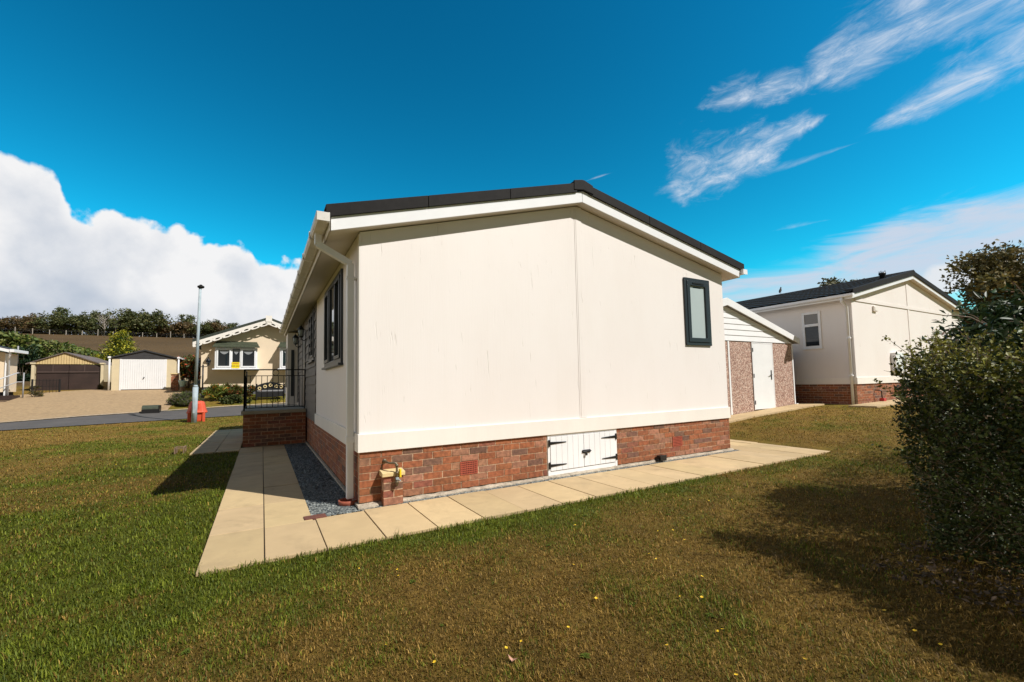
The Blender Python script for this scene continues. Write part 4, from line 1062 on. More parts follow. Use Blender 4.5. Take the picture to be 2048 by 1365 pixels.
# ------------------------------------------------------------------ garages
g1 = thing('garage', 'cream sectional garage with a white up-and-over door and dark shiplap gable', 'garage', (-6.46, 26, 1.24))
gy = 26.0; ga, gb = -7.84, -5.08; gz0 = 1.10; ge = 2.93; gap_ = (-6.48, 3.36)
w = MB().box(ga, -7.52, gy, gy+.1, gz0, ge).box(-5.53, gb, gy, gy+.1, gz0, ge).box(ga, ga+.1, gy+.1, gy+5.2, gz0, ge).box(gb-.1, gb, gy+.1, gy+5.2, gz0, ge).box(ga+.1, gb-.1, gy+5.1, gy+5.2, gz0, ge)
part('wall', w, M_garwall, g1)
db = MB(); nb = 20
for i in range(nb): a = -7.45+1.86*i/nb; db.box(a+.004, a+1.86/nb-.004, gy-.012, gy+.01, 1.27, ge-.03)
db.box(-7.45, -5.59, gy+.01, gy+.03, 1.27, ge-.03)
dro = part('garage_door', db, M_white, g1)
part('door_jamb', MB().box(-7.52, -7.45, gy-.02, gy+.03, 1.23, ge-.02), M_white, g1); part('door_jamb', MB().box(-5.59, -5.52, gy-.02, gy+.03, 1.23, ge-.02), M_white, g1)
part('handle', MB().lathe([(.03, 0), (.03, .03)], (-6.5, gy-.03, 1.88), 8).tube([(-6.53, gy-.04, 1.83), (-6.47, gy-.04, 1.93)], .018, 6), M_black, dro)
g_ = MB(); k = 0
for i in range(4):
    za = ge-.01+i*.105; zb_ = za+.098; sx_ = lambda z: (gap_[1]-z)/(gap_[1]-ge)*1.36
    if zb_ > gap_[1]-.01: zb_ = gap_[1]-.01
    g_.prism([(gap_[0]-sx_(za), za), (gap_[0]+sx_(za), za), (gap_[0]+sx_(zb_), zb_), (gap_[0]-sx_(zb_), zb_)][::-1], 'y', gy-.02-.0*i, gy+.05)
part('gable_cladding', g_, mat('charcoal_boards', (.042, .040, .043), .6, .1, 5), g1, .004)
r_ = MB()
for s in (-1, 1): r_.prism([(gap_[0], gap_[1]+.0), (gap_[0]+s*1.50, ge+.0), (gap_[0]+s*1.50, ge+.07), (gap_[0], gap_[1]+.075)], 'y', gy-.08, gy+5.3)
part('roof', r_, M_tile, g1)
for x in (ga-.09, gb+.09): part('downpipe', MB().tube([(x, gy-.05, 1.2), (x, gy-.05, ge+.12)], .04, 8).box(x-.06, x+.06, gy-.12, gy+5, ge+.02, ge+.11), M_white, g1)
g2 = thing('garage', 'low garage with dark brown double doors and yellow ribbed gable', 'garage', (-10.05, 28, 1.22))
gy = 28.; ga, gb = -11.52, -8.59; ge = 2.72; gt = (-10.22, 3.34); gz0 = 1.1
part('wall', MB().box(ga+.1, ga+.2, gy+.1, gy+5, gz0, ge).box(gb-.2, gb-.1, gy+.1, gy+5, gz0, ge).box(ga+.2, gb-.2, gy+4.9, gy+5, gz0, ge), M_garwall, g2)
for (a, b_) in ((ga+.20, -10.07), (-10.05, gb-.22)):
    do = part('garage_door', MB().box(a, b_, gy+.02, gy+.07, 1.24, ge-.02), M_brown, g2)
    part('door_rail', MB().box(a, b_, gy-.02, gy+.02, 2.26, 2.33).box((a+b_)/2-.02, (a+b_)/2+.02, gy-.0, gy+.02, 2.33, ge-.02), mat('rail_brown', (.075, .048, .04), .7), do)
g_ = MB(); n = 26
for i in range(n):
    a = ga+.1+(gb-ga-.2)*i/n; b_ = ga+.1+(gb-ga-.2)*(i+1)/n
    def zt_(x): return ge+(gt[1]-ge)*(1-abs(x-gt[0])/1.42)
    za, zb_ = max(zt_(a), ge+.002), max(zt_(b_), ge+.002)
    g_.prism([(a, ge), (b_-.015, ge), (b_-.015, zb_), (a, za)][::-1], 'y', gy-.01, gy+.04)
part('gable_cladding', g_, M_paleyel, g2)
r_ = MB()
for s in (-1, 1): r_.prism([(gt[0], gt[1]), (gt[0]+s*1.50, ge-.02), (gt[0]+s*1.50, ge+.035), (gt[0], gt[1]+.045)], 'y', gy-.08, gy+5.2)
part('roof', r_, mat('grey_brown_roof', (.14, .11, .10), .9, .3, 4, .5, 20), g2)
for x in (ga+.08, gb-.10): part('post', MB().box(x-.06, x+.06, gy-.06, gy+.06, 1.15, ge+.05).box(x-.10, x+.10, gy-.10, gy+.2, ge+.0, ge+.08), M_garwall, g2)
pl = thing('brick_pillar', 'narrow brown brick pillar at the right corner of the white garage', 'pillar', (-5.02, 25.2, 1.1))
zp = Hf(-5.02, 25.2)
b = MB(); bricks(b, (-5.19, 25.1), (1, 0), (0, -1), .33, zp-.05, 13); bricks(b, (-5.19, 25.1), (0, 1), (-1, 0), .3, zp-.05, 13); b.box(-5.17, -4.88, 25.12, 25.38, zp-.1, zp+.92, (.2, .1, .07))
part('brickwork', b, M_brick, pl); part('cap', MB().box(-5.23, -4.82, 25.06, 25.42, zp+.925, zp+.985), M_stonecap, pl, .01)

# ------------------------------------------------------------------ home cut by the left edge
h4 = thing('park_home', 'pale home with white gutter end cut off by the left edge of the picture', 'park home', (-11.0, 24, .95))
part('wall', MB().prism([(-17, 1.26), (-10.98, 1.26), (-10.98, 3.02), (-13.9, 3.86), (-17, 2.98)][::-1], 'y', 24, 24.9), M_bung, h4)
part('corner_board', MB().box(-11.05, -10.93, 23.94, 24.06, .95, 3.0), M_white, h4)
part('base', MB().box(-17, -11.05, 24.05, 24.85, .8, 1.26), M_verge, h4)
r_ = MB(); r_.prism([(-10.78, 3.06), (-13.9, 3.96), (-13.9, 4.12), (-10.78, 3.2)], 'y', 23.7, 25.0); r_.prism([(-17.1, 3.06), (-13.9, 3.96), (-13.9, 4.12), (-17.1, 3.2)], 'y', 23.7, 25.0)
rr = part('roof', r_, M_tile, h4)
part('barge_board', MB().prism([(-10.78, 3.03), (-13.9, 3.93), (-13.9, 4.06), (-10.78, 3.16)], 'y', 23.66, 23.7), M_white, rr)
part('gutter', MB().box(-10.80, -10.66, 23.6, 25, 3.06, 3.19).tube([(-10.83, 23.72, 3.10), (-10.83, 23.72, 2.92), (-10.92, 23.9, 2.80), (-10.92, 23.9, 1.0)], .04, 7), M_white, h4)
dsh = part('satellite_dish', MB().lathe([(.03, 0), (.2, .03), (.36, .10), (.37, .11)], (0, 0, 0), 18), M_sillgrey, h4)
dsh.data.transform(Matrix.Translation((-.05, 1.1, 2.42)) @ Matrix.Rotation(radians(75), 4, 'X'))
part('dish_pole', MB().tube([(-11.05, 25.1, 2.6), (-11.05, 25.1, 3.45)], .03, 6), M_sillgrey, h4)
sp_ = thing('entrance_steps', 'dark steps with white metal handrail at the left edge below the pale home', 'steps', (-10.7, 22.9, .8))
part('treads', MB().box(-11.7, -10.5, 23.2, 23.9, .8, 1.10).box(-11.5, -10.5, 22.9, 23.2, .75, .98).box(-11.5, -10.5, 22.6, 22.9, .7, .86), M_brown, sp_)
part('handrail', MB().tube([(-11.1, 22.5, .75), (-11.1, 22.5, 1.6), (-10.55, 23.7, 2.12), (-10.35, 23.7, 2.12), (-10.35, 23.7, .9)], .028, 6).tube([(-11.1, 22.5, 1.2), (-10.55, 23.7, 1.7), (-10.35, 23.7, 1.7)], .02, 6), M_sillgrey, sp_)
fn = thing('wire_fence', 'low grey wire fence panel between the left home and the brown garage', 'fence', (-10.2, 24.6, .9))
fp = MB()
for i in range(9): fp.tube([(-10.45+.09*i, 24.9+.1*i, .9), (-10.45+.09*i, 24.9+.1*i, 1.85)], .009 if i not in (0, 8) else .04, 5)
for z in (1.1, 1.5, 1.8): fp.tube([(-10.45, 24.9, z), (-9.73, 25.7, z)], .009, 5)
part('mesh_panel', fp, M_verge, fn)

# ------------------------------------------------------------------ lamp post, bin, box
lx, ly = -3.04, 15.14; lz = Hf(lx, ly)
lm = thing('lamp_post', 'tall pale grey steel lamp post on the lawn beside the road', 'lamp post', (lx, ly, lz))
tp = Vector((lx+.10, ly-.04, 5.08)); bs = Vector((lx, ly, lz-.1))
def alp(z): return bs.lerp(tp, (z-bs.z)/(tp.z-bs.z))
part('column', MB().tube([alp(lz-.1), alp(1.28)], .088, 14).tube([alp(1.28), alp(1.36)], .088, 14, r1=.055).tube([alp(1.34), alp(4.98)], .052, 12, r1=.044), M_grey, lm)
part('base_door', MB().box(lx-.035, lx+.04, ly-.094, ly-.085, lz+.35, lz+.95), M_grey, lm, .004)
c_ = alp(5.0)
part('lamp_head', MB().lathe([(.045, 0), (.085, .02), (.10, .05), (.09, .09), (.05, .11), (.03, .14)], (c_.x+.02, c_.y, c_.z-.02), 12, sx=1.15), M_verge, lm)
gbn = thing('grit_bin', 'orange red plastic grit bin with ribbed lid standing behind the lamp post', 'bin', (-3.0, 15.62, lz))
def loft(secs, c):
    """rounded-rectangle sections (z, half width x, half depth y)"""
    V = []; n = 16
    for z, a, b_ in secs:
        for j in range(n):
            t = 2*pi*(j+.5)/n; cx_, cy_ = cos(t), sin(t); k = (abs(cx_)**5+abs(cy_)**5)**(-1/5.)
            V.append((c[0]+a*k*cx_, c[1]+b_*k*cy_, c[2]+z))
    F = [(i*n+j, i*n+(j+1) % n, (i+1)*n+(j+1) % n, (i+1)*n+j) for i in range(len(secs)-1) for j in range(n)]+[tuple(range(n))[::-1], tuple((len(secs)-1)*n+j for j in range(n))]
    return V, F
V, F = loft([(0, .20, .17), (.06, .22, .19), (.33, .26, .22)], (-3.0, 15.62, lz)); m1 = MB().add(V, F)
m1.box(-3.27, -3.18, 15.38, 15.44, lz-.03, lz+.36).box(-2.82, -2.73, 15.38, 15.44, lz-.03, lz+.36)
part('tub', m1, M_orange, gbn, .012)
V, F = loft([(.33, .31, .26), (.37, .325, .275), (.41, .30, .25), (.50, .275, .23), (.70, .235, .19), (.76, .20, .15), (.785, .12, .09)], (-3.0, 15.62, lz))
m2 = MB().add(V, F); m2.box(-3.09, -2.91, 15.385, 15.43, lz+.42, lz+.70)
part('lid', m2, M_orange, gbn, .012)
gx_, gy_ = -4.98, 19.2; gzb = Hf(gx_, gy_)
bx_ = thing('storage_box', 'small dark green garden box at the roadside edge of the sandy drive', 'box', (gx_, gy_, gzb))
part('body', MB().box(gx_-.29, gx_+.29, gy_-.2, gy_+.2, gzb-.03, gzb+.16), M_verge, bx_, .015)
prof = [(gy_-.2, gzb+.165)]+[(gy_-.2+.4*(1-cos(pi*k/8))/2, gzb+.165+.17*sin(pi*k/8)**.7) for k in range(1, 8)]+[(gy_+.2, gzb+.165)]
part('lid', MB().prism(prof, 'x', gx_-.285, gx_+.285), mat('dark_green_plastic', (.045, .055, .035), .55, .2, 8), bx_, .008)
part('side_cap', MB().box(gx_+.285, gx_+.31, gy_-.21, gy_+.21, gzb-.02, gzb+.32), M_black, bx_, .006)
po_ = thing('flower_pot', 'pale blue pot standing before the red flowering shrub', 'pot', (-5.0, 25.75, 1.2))
part('pot', MB().lathe([(.10, 0), (.17, .28), (.185, .29), (.185, .34), (.15, .34), (.14, .25)], (-4.62, 24.6, Hf(-4.62, 24.6)+.3), 14), mat('pale_blue_glaze', (.35, .52, .55), .4), po_)
part('stand', MB().lathe([(.12, -.02), (.12, .3)], (-4.62, 24.6, Hf(-4.62, 24.6)), 8), M_wood, po_)

# ------------------------------------------------------------------ foliage builders
def leaves(C, size, cols, aspect=.5, fold=.25, up=0., jit=.4, rs=RS):
    """C centres (n,3); every leaf a folded pair of triangles pointing a random way"""
    n = len(C); s = np.broadcast_to(size, (n,))*rs.uniform(1-jit, 1+jit, n)
    a = rs.normal(size=(n, 3)); a[:, 2] = a[:, 2]*.7+up; a /= np.linalg.norm(a, axis=1)[:, None]
    b = rs.normal(size=(n, 3)); b -= a*(a*b).sum(1)[:, None]; b /= np.linalg.norm(b, axis=1)[:, None]
    c = np.cross(a, b)
    s_ = s[:, None]
    p0 = C; p1 = C+a*s_*.5+b*s_*aspect*.5+c*s_*fold*.3; p2 = C+a*s_; p3 = C+a*s_*.5-b*s_*aspect*.5+c*s_*fold*.3
    V = np.stack([p0, p1, p2, p3], 1).reshape(-1, 3)
    i = np.arange(n)[:, None]*4; F = np.concatenate([i+np.array([[0, 1, 2]]), i+np.array([[0, 2, 3]])], 0)
    return V, F, np.repeat(cols, 4, 0)
def pal(n, cols, w=None, jit=.25, rs=RS):
    cols = np.array(cols); k = rs.choice(len(cols), n, p=w); return cols[k]*rs.uniform(1-jit, 1+jit, (n, 1))
def lobes(n, c, r, m, rs, shell=.75, squash=.8):
    """n points in m overlapping lobes filling an ellipsoid c,r"""
    d = rs.normal(size=(m, 3)); d /= np.linalg.norm(d, axis=1)[:, None]; rad = rs.uniform(.35, .85, m)[:, None]
    lc = np.array(c)+d*rad*np.array(r); lr = rs.uniform(.22, .42, m)*np.mean(r)
    k = rs.randint(0, m, n); e_ = rs.normal(size=(n, 3)); e_ /= np.linalg.norm(e_, axis=1)[:, None]
    q_ = rs.rand(n)**(1/2.4)*shell+(1-shell)*rs.rand(n)
    return lc[k]+e_*(q_*lr[k])[:, None]*np.array([1, 1, squash]), k
def foliage(name, V, F, c, material, parent): return npart(name, V, F, c, material, parent)
def trunk_mb(base, h, r, limbs, spread, rs, topr=.3):
    mbp = MB(); b = Vector(base); pts = [b+Vector((rs.normal()*.04*h*i/4, rs.normal()*.04*h*i/4, h*i/4)) for i in range(5)]
    mbp.tube(pts, r, 8, r1=r*topr)
    for i in range(limbs):
        t = rs.uniform(.35, .95); p = pts[0].lerp(pts[-1], t); an = rs.uniform(0, 2*pi); L = spread*rs.uniform(.6, 1.1)
        e_ = p+Vector((cos(an)*L, sin(an)*L, rs.uniform(.15, .6)*L)); md = p.lerp(e_, .5)+Vector((0, 0, -.06*L))
        mbp.tube([p, md, e_], r*.38, 5, r1=r*.10)
    return mbp
# ---- tree line on the hill: prototypes in local coordinates, copies share meshes
GT = 'trees in the row along the top of the brown field'
kinds = [
    ('rounded dark green hawthorn in the row along the top of the brown field', [(.055, .070, .020), (.085, .095, .028), (.13, .125, .040)], (4.0, 3.2, 2.7), 2.8, 3000, .36),
    ('russet brown leafed tree in the row along the top of the brown field', [(.12, .075, .030), (.16, .098, .038), (.085, .075, .028)], (3.7, 3.0, 2.25), 2.3, 2600, .34),
    ('tall narrow green tree rising above its neighbours on the hilltop', [(.065, .090, .028), (.10, .12, .038), (.14, .14, .05)], (1.9, 1.8, 2.9), 3.1, 1700, .30),
    ('yellow green bushy tree on the skyline of the brown field', [(.11, .125, .028), (.16, .16, .036), (.08, .095, .024)], (3.4, 2.9, 2.1), 2.2, 2400, .34)]
protos = []
for ki, (lab, cs, r, hc, n, sz_) in enumerate(kinds):
    root = thing('hill_tree', lab, 'tree', (0, 0, 0), GT); rs = np.random.RandomState(40+ki)
    C, k = lobes(n, (0, 0, hc), r, 30, rs, .6)
    C2_, _ = lobes(n//4, (0, 0, hc), (r[0]*1.12, r[1]*1.12, r[2]*1.12), 26, rs); C = np.concatenate([C, C2_])
    C[:, 2] = np.maximum(C[:, 2], .05+.8*rs.rand(len(C)))
    V, F, c = leaves(C, sz_, pal(len(C), cs, rs=rs), .7, rs=rs)
    foliage('crown', V, F, c, M_leaf, root); part('trunk', trunk_mb((0, 0, -.3), hc+.5, .16, 9, r[0]*.8, rs), M_bark, root)
    protos.append(root)
# bare pale tree
root = thing('bare_tree', 'pale leafless tree with two white trunks among the dark hilltop trees', 'tree', (0, 0, 0)); rs = np.random.RandomState(9)
tb = MB()
for (dx) in (-.9, .9):
    tb.tube([(dx, 0, -.3), (dx*.9, 0, 1.6), (dx*1.05, 0, 3.0)], .10, 6, r1=.05)
    for i in range(26):
        z = rs.uniform(1.3, 3.4); an = rs.uniform(0, 2*pi); L = rs.uniform(.5, 1.5); e_ = Vector((dx+cos(an)*L*.8, sin(an)*L*.8, z+L*.9))
        tb.tube([(dx, 0, z), tuple(Vector((dx, 0, z)).lerp(e_, .5)+Vector((0, 0, .05))), tuple(e_)], .035, 4, r1=.01)
        for j in range(3): f_ = e_+Vector((rs.normal()*.4, rs.normal()*.4, rs.uniform(.2, .7))); tb.tube([tuple(e_.lerp(Vector((dx, 0, z)), .3*j)), tuple(f_)], .014, 3, r1=.006)
part('branches', tb, mat('pale_bark', (.42, .37, .32), .8), root)
bt = root
hp = []   # (px-like spread given in world x, y), kind, scale
rowrs = np.random.RandomState(5)
def hilltree(kind, x, y, s, sz=1.0, first={}):
    src = protos[kind]
    if kind not in first: o = src; first[kind] = 1
    else: o = copy_tree(src)
    o.location = (x, y, Hf(x, y)-.1); sv = rowrs.uniform(.86, 1.12); o.rotation_euler = (0, 0, rowrs.uniform(0, 6.28)); o.scale = (s*rowrs.uniform(.9, 1.15), s, s*sz*sv)
row = [(-62, 3, .95, 1.), (-57.5, 3, 1.0, .95), (-53.4, 3, .9, .85), (-50.6, 1, .95, .9), (-47.2, 1, 1.0, 1.0), (-44.2, 1, .85, .9), (-41.2, 0, 1.0, .95), (-37.6, 0, 1.05, 1.0), (-34.8, 2, .8, .9),
       (-27.2, 0, 1.15, 1.08), (-23.6, 0, 1.1, 1.05), (-20.2, 1, 1.0, 1.0), (-17.0, 1, 1.1, .95), (-13.8, 0, .95, .95), (-10.8, 1, 1.05, 1.0), (-7.6, 2, .9, .85), (-4.9, 1, 1.0, .9), (-1.8, 3, 1.05, 1.0), (1.2, 0, 1.0, 1.05), (4.2, 3, 1.0, 1.1), (7.4, 0, 1.1, 1.1), (10.5, 1, 1.1, 1.1), (14, 0, 1.1, 1.1), (18, 3, 1.1, 1.1)]
for (x, k, s, q_) in row: hilltree(k, x, 127.5-.02*x+rowrs.uniform(-.6, .6), s*1.0, q_*.98)
for i, x in enumerate(np.arange(-60, 20, 6.1)):
    hilltree([0, 3, 1, 2][i % 4], x+rowrs.uniform(-1, 1), 133+rowrs.uniform(0, 2), rowrs.uniform(.9, 1.1), 1.0)
bt.location = (-31.2, 126.6, Hf(-31.2, 126.6)); bt.scale = (1.1, 1.1, 1.1)
sc = thing('scrub', 'low tangled scrub filling the foot of the hilltop tree row', 'scrub', (-20, 129, 13.9))
rs = np.random.RandomState(61); n = 15000; x = rs.uniform(-70, 24, n); y = 128.6+rs.normal(0, .5, n); z = H(x, y)+rs.uniform(0, 1, n)**1.3*(1.5+1.1*fbm(x, y*0, .5, 8))
V, F, c = leaves(np.stack([x, y, z], 1), .5, pal(n, [(.045, .045, .016), (.07, .055, .022), (.06, .07, .02)], rs=rs), .7, rs=rs)
npart('foliage', V, F, c, M_leaf, sc)
hf = thing('post_fence', 'weathered post and wire fence along the top edge of the brown field', 'fence', (-30, 123.6, 13.4))
posts = list(np.arange(-58, 8, 2.55))
for i, x in enumerate(posts):
    z = Hf(x, 123.6); hh = rowrs.uniform(.75, 1.2) + (.35 if i % 5 == 0 else 0)
    part('post', MB().box(x-.055, x+.055, 123.5, 123.62, z-.2, z+hh), mat('post_wood', (.33, .29, .24), .9) if i == 0 else bpy.data.materials['post_wood'], hf)
wr = MB()
for zz in (.4, .75, 1.0): wr.tube([(x, 123.6, Hf(x, 123.6)+zz) for x in posts], .012, 3)
part('wire', wr, M_sillgrey, hf)
# ---- garden foliage, mid distance
def bush(name, lab, cat, c, r, n, size, cs, m=14, aspect=.5, w=None, seed=1, up=.2, gloss=False, flat=0.0, cutz=None, group=None, jit=.28):
    rs = np.random.RandomState(seed); base = (c[0], c[1], Hf(c[0], c[1])); root = thing(name, lab, cat, base, group)
    C, k = lobes(n, c, r, m, rs); kb = rs.uniform(.75, 1.25, m)[k][:, None]
    if cutz is not None: cz = cutz(C[:, 0]); C[:, 2] = np.where(C[:, 2] > cz, cz-.5*rs.rand(len(C))**2, C[:, 2])
    C[:, 2] = np.maximum(C[:, 2], base[2]+.02+.2*rs.rand(len(C))*r[2])
    V, F, cc = leaves(C, size, pal(n, cs, w, jit, rs)*kb, aspect, up=up, rs=rs)
    foliage('foliage', V, F, cc, M_gloss if gloss else M_leaf, root)
    st_ = MB()
    for i in range(7):
        an = rs.uniform(0, 2*pi); st_.tube([(c[0]+.05*cos(an), c[1]+.05*sin(an), base[2]-.05), (c[0]+.3*r[0]*cos(an), c[1]+.3*r[1]*sin(an), c[2]), (c[0]+.6*r[0]*cos(an), c[1]+.6*r[1]*sin(an), c[2]+.4*r[2])], .02*max(1, r[0]*.8), 5, r1=.006)
    part('stems', st_, M_bark, root)
    return root
bush('tall_hedge', 'long tall green hedge behind the brown garage at the left', 'hedge', (-17.6, 38.2, 3.4), (7.4, 1.4, 3.2), 16000, .25, [(.065, .10, .018), (.11, .145, .026), (.16, .17, .034)], 90, .6, seed=3, cutz=(lambda x: np.interp(x, [-30, -16.6, -13.4, -11.6, -10.3], [5.5, 5.3, 4.75, 4.1, 2.9])+.35*(fbm(x, x*0, .9, 3)-.5)))
bush('conifer', 'dark green conical conifer in front of the tall hedge at the left', 'tree', (-14.6, 36.2, 3.0), (.95, .8, 1.7), 3500, .16, [(.012, .030, .010), (.02, .045, .014)], 22, .4, seed=4)
# golden conifer, tiers of sprays
rs = np.random.RandomState(12); gcx, gcy = -9.25, 34.4; gzb = Hf(gcx, gcy); root = thing('golden_conifer', 'golden yellow conifer rising behind the white door garage', 'tree', (gcx, gcy, gzb))
C = []; cc = []
for i in range(95):
    t = rs.rand()**.62; z = 5.35-3.0*t; R_ = .05+1.6*t**1.15; an = rs.uniform(0, 2*pi); d_ = rs.uniform(.45, 1.)
    ctr = np.array([gcx+R_*d_*cos(an)-(.35*t), gcy+R_*d_*sin(an), z]); n = 75; e_ = rs.normal(size=(n, 3))*np.array([.20, .20, .11])
    C.append(ctr+e_); g_ = np.clip(.35+e_[:, 2:3]/.18+.8*(d_-.65), 0, 1); cc.append(np.array([.040, .085, .012])*(1-g_)+np.array([.36, .33, .02])*g_)
V, F, c = leaves(np.concatenate(C), .15, np.concatenate(cc)*rs.uniform(.75, 1.25, (95*75, 1)), .45, up=.5, rs=rs)
foliage('crown', V, F, c, M_leaf, root); part('trunk', trunk_mb((gcx, gcy, gzb-.1), 3.0, .12, 10, 1.0, rs), M_bark, root)
bush('flowering_shrub', 'red and orange flowered shrub between the white garage and the bungalow', 'shrub', (-4.75, 27.6, 2.35), (.95, .9, 1.25), 4200, .13, [(.05, .075, .016), (.08, .10, .02), (.13, .11, .03), (.42, .055, .02), (.5, .15, .02)], 22, .6, [.36, .28, .12, .14, .10], 6)
bush('lavender_bush', 'dusky lavender bush spilling over the kerb left of the lamp post', 'shrub', (-4.05, 20.6, .62), (.85, .65, .50), 5200, .11, [(.07, .10, .022), (.11, .13, .032), (.15, .11, .12)], 20, .16, [.45, .33, .22], 7, up=1.2)
bush('low_shrub', 'small bright green mound at the foot of the lavender bush', 'shrub', (-3.45, 20.1, .42), (.38, .3, .24), 1500, .07, [(.065, .10, .016), (.09, .12, .02)], 9, .4, None, 8)
bush('lily_clump', 'yellow green strap leaved clump with orange flowers right of the lamp post', 'plant', (-2.9, 21.4, .98), (.50, .4, .50), 2200, .22, [(.14, .19, .025), (.24, .25, .04), (.5, .14, .015), (.10, .13, .025)], 14, .16, [.42, .3, .08, .2], 9, up=1.4)
bush('lily_clump', 'red tinged leafy clump in the bungalow bed near the porch rail', 'plant', (-2.15, 21.5, .92), (.55, .4, .45), 2200, .20, [(.08, .11, .02), (.14, .15, .03), (.42, .08, .02), (.10, .06, .02)], 14, .18, [.4, .25, .12, .23], 10, up=1.2)
bush('low_shrub', 'dark green low shrub on the road side of the bungalow bed', 'shrub', (-2.0, 20.7, .62), (.75, .3, .26), 2200, .10, [(.05, .07, .015), (.08, .095, .02)], 12, .5, None, 11)
bush('low_shrub', 'orange flowered low plants against the dark base of the bungalow', 'shrub', (-1.45, 22.3, 1.05), (.6, .25, .36), 1800, .10, [(.06, .075, .02), (.09, .09, .03), (.50, .15, .015)], 12, .5, [.45, .38, .17], 12)
bush('low_shrub', 'green and orange plants at the right end of the black bench', 'shrub', (.55, 22.2, 1.08), (.5, .25, .5), 1800, .10, [(.05, .065, .018), (.08, .09, .03), (.42, .17, .03)], 12, .5, [.45, .38, .17], 13)
# weeds at the foot of the brown garage posts and left home
for i, (x, y, r_, lb) in enumerate(((-11.2, 27.5, .25, 'dry weeds at the left post of the brown garage'), (-8.55, 27.4, .2, 'dry weeds at the right post of the brown garage'), (-10.0, 23.9, .45, 'brown shrivelled plants beside the white handrail steps'))):
    bush('weeds', lb, 'weeds', (x, y, Hf(x, y)+.12), (r_, r_, .18), 500, .10, [(.10, .09, .03), (.16, .11, .05), (.07, .08, .02)], 7, .2, None, 30+i, up=1.)
# ---- trees behind the right home
def bigtree(name, lab, c, r, n, size, cs, m, seed, h):
    rs = np.random.RandomState(seed); bz_ = Hf(c[0], c[1]); root = thing(name, lab, 'tree', (c[0], c[1], bz_))
    C, k = lobes(n, c, r, m, rs, .6); kb = rs.uniform(.7, 1.3, m)[k][:, None]
    V, F, cc = leaves(C, size, pal(n, cs, rs=rs)*kb, .6, rs=rs); foliage('crown', V, F, cc, M_leaf, root)
    part('trunk', trunk_mb((c[0], c[1], bz_-.2), c[2]-bz_+r[2]*.5, .30, 26, r[0]*.85, rs, .2), M_bark, root)
bigtree('oak_tree', 'large green brown tree with open crown above the laurel at the right edge', (52.4, 5.2, 8.2), (5.8, 4.8, 4.0), 15000, .30, [(.085, .080, .026), (.13, .11, .034), (.17, .13, .045)], 60, 51, 11)
bigtree('far_tree', 'pale olive treetop peeping over the black tiled roof', (45.8, 14.6, 8.6), (2.9, 2.4, 2.0), 2600, .30, [(.10, .10, .045), (.14, .13, .06), (.08, .08, .035)], 26, 52, 9)
# ---- box hedge at the right, close to the camera
rs = np.random.RandomState(77)
hg = thing('box_hedge', 'dark small leaved garden hedge filling the right edge of the picture', 'hedge', (3.2, -3.9, -.05))
def hedge_top(x, y): return 1.27-.10*np.exp(-np.abs(x-2.75)/.16)+.17*(fbm(x, y, 1.9, 31)-.5)*2+.07*(fbm(x, y, 6., 33)-.5)*2+.05*np.clip(x-2.8, 0, 1)+.035*np.clip(x-3, 0, 4)
def in_hedge(n, side):
    """points near the faces: side 0 = left face, 1 = far face, 2 = top, 3 = inside"""
    out = []
    y0 = -6.2
    if side == 0:
        y = rs.uniform(-3.36, y0, n); xf = np.interp(-y, [3.3, 3.6, 4.7, 6.2], [2.98, 2.82, 2.50, 2.42]); dep = np.abs(rs.normal(0, .10, n))
        zt = hedge_top(xf+.2, y); z = rs.uniform(0, 1, n)**.9*zt
        bulge = .24*(fbm(y*1.0, z, 1.9, 41)-.5)*2+.10*(fbm(y*1.0, z, 8., 47)-.5)*2
        x = xf+.08-bulge+dep+.24*np.clip(1-z/.62, 0, 1)**1.6-.05*np.exp(-((z-.95)/.25)**2)
        return np.stack([x, y, z-.03], 1), dep
    if side == 1:
        x = rs.uniform(3.0, 8.2, n); yf = -3.38+.20*(x-3.1); dep = np.abs(rs.normal(0, .10, n)); z = rs.uniform(0, 1, n)*hedge_top(x, yf)
        return np.stack([x, yf-.10+.16*(fbm(x, z, 2.3, 43)-.5)-dep, z-.03], 1), dep
    if side == 2:
        x = rs.uniform(2.6, 8.2, n); y = rs.uniform(-6.2, -2.4, n); ok = (y < -3.40+.20*(x-3.1)) & (x > np.interp(-y, [3.3, 3.6, 4.7, 6.2], [3.15, 2.98, 2.70, 2.58]))
        x, y = x[ok], y[ok]; dep = np.abs(rs.normal(0, .055, len(x))); return np.stack([x, y, hedge_top(x, y)-dep+.05*rs.rand(len(x))*(rs.rand(len(x)) < .25)*2], 1), dep
    x = rs.uniform(3.2, 8, n); y = rs.uniform(-6, -2.6, n); ok = (y < -3.7+.20*(x-3.1)); x, y = x[ok], y[ok]
    return np.stack([x, y, rs.uniform(.03, 1.12, len(x))], 1), np.ones(len(x))*.4
Cs = []; ds = []; szs = []
for side, n, s in ((0, 50000, .027), (1, 15000, .034), (2, 30000, .030), (3, 5200, .09)):
    a, d_ = in_hedge(n, side); Cs.append(a); ds.append(d_); szs.append(np.full(len(a), s))
C = np.concatenate(Cs); d_ = np.concatenate(ds); sz_ = np.concatenate(szs)
n = len(C); col = pal(n, [(.024, .036, .007), (.038, .053, .010), (.066, .078, .014), (.10, .062, .024)], [.46, .32, .14, .08], .35, rs)
tip_lit = np.clip((C[:, 2]-1.02)/.25, 0, 1)[:, None]*(rs.rand(n, 1) < .45); col = col*(1-tip_lit)+np.array([.20, .19, .024])*tip_lit*rs.uniform(.6, 1.25, (n, 1))  # top leaves yellower: young tips, and the sunlit top put into the colour
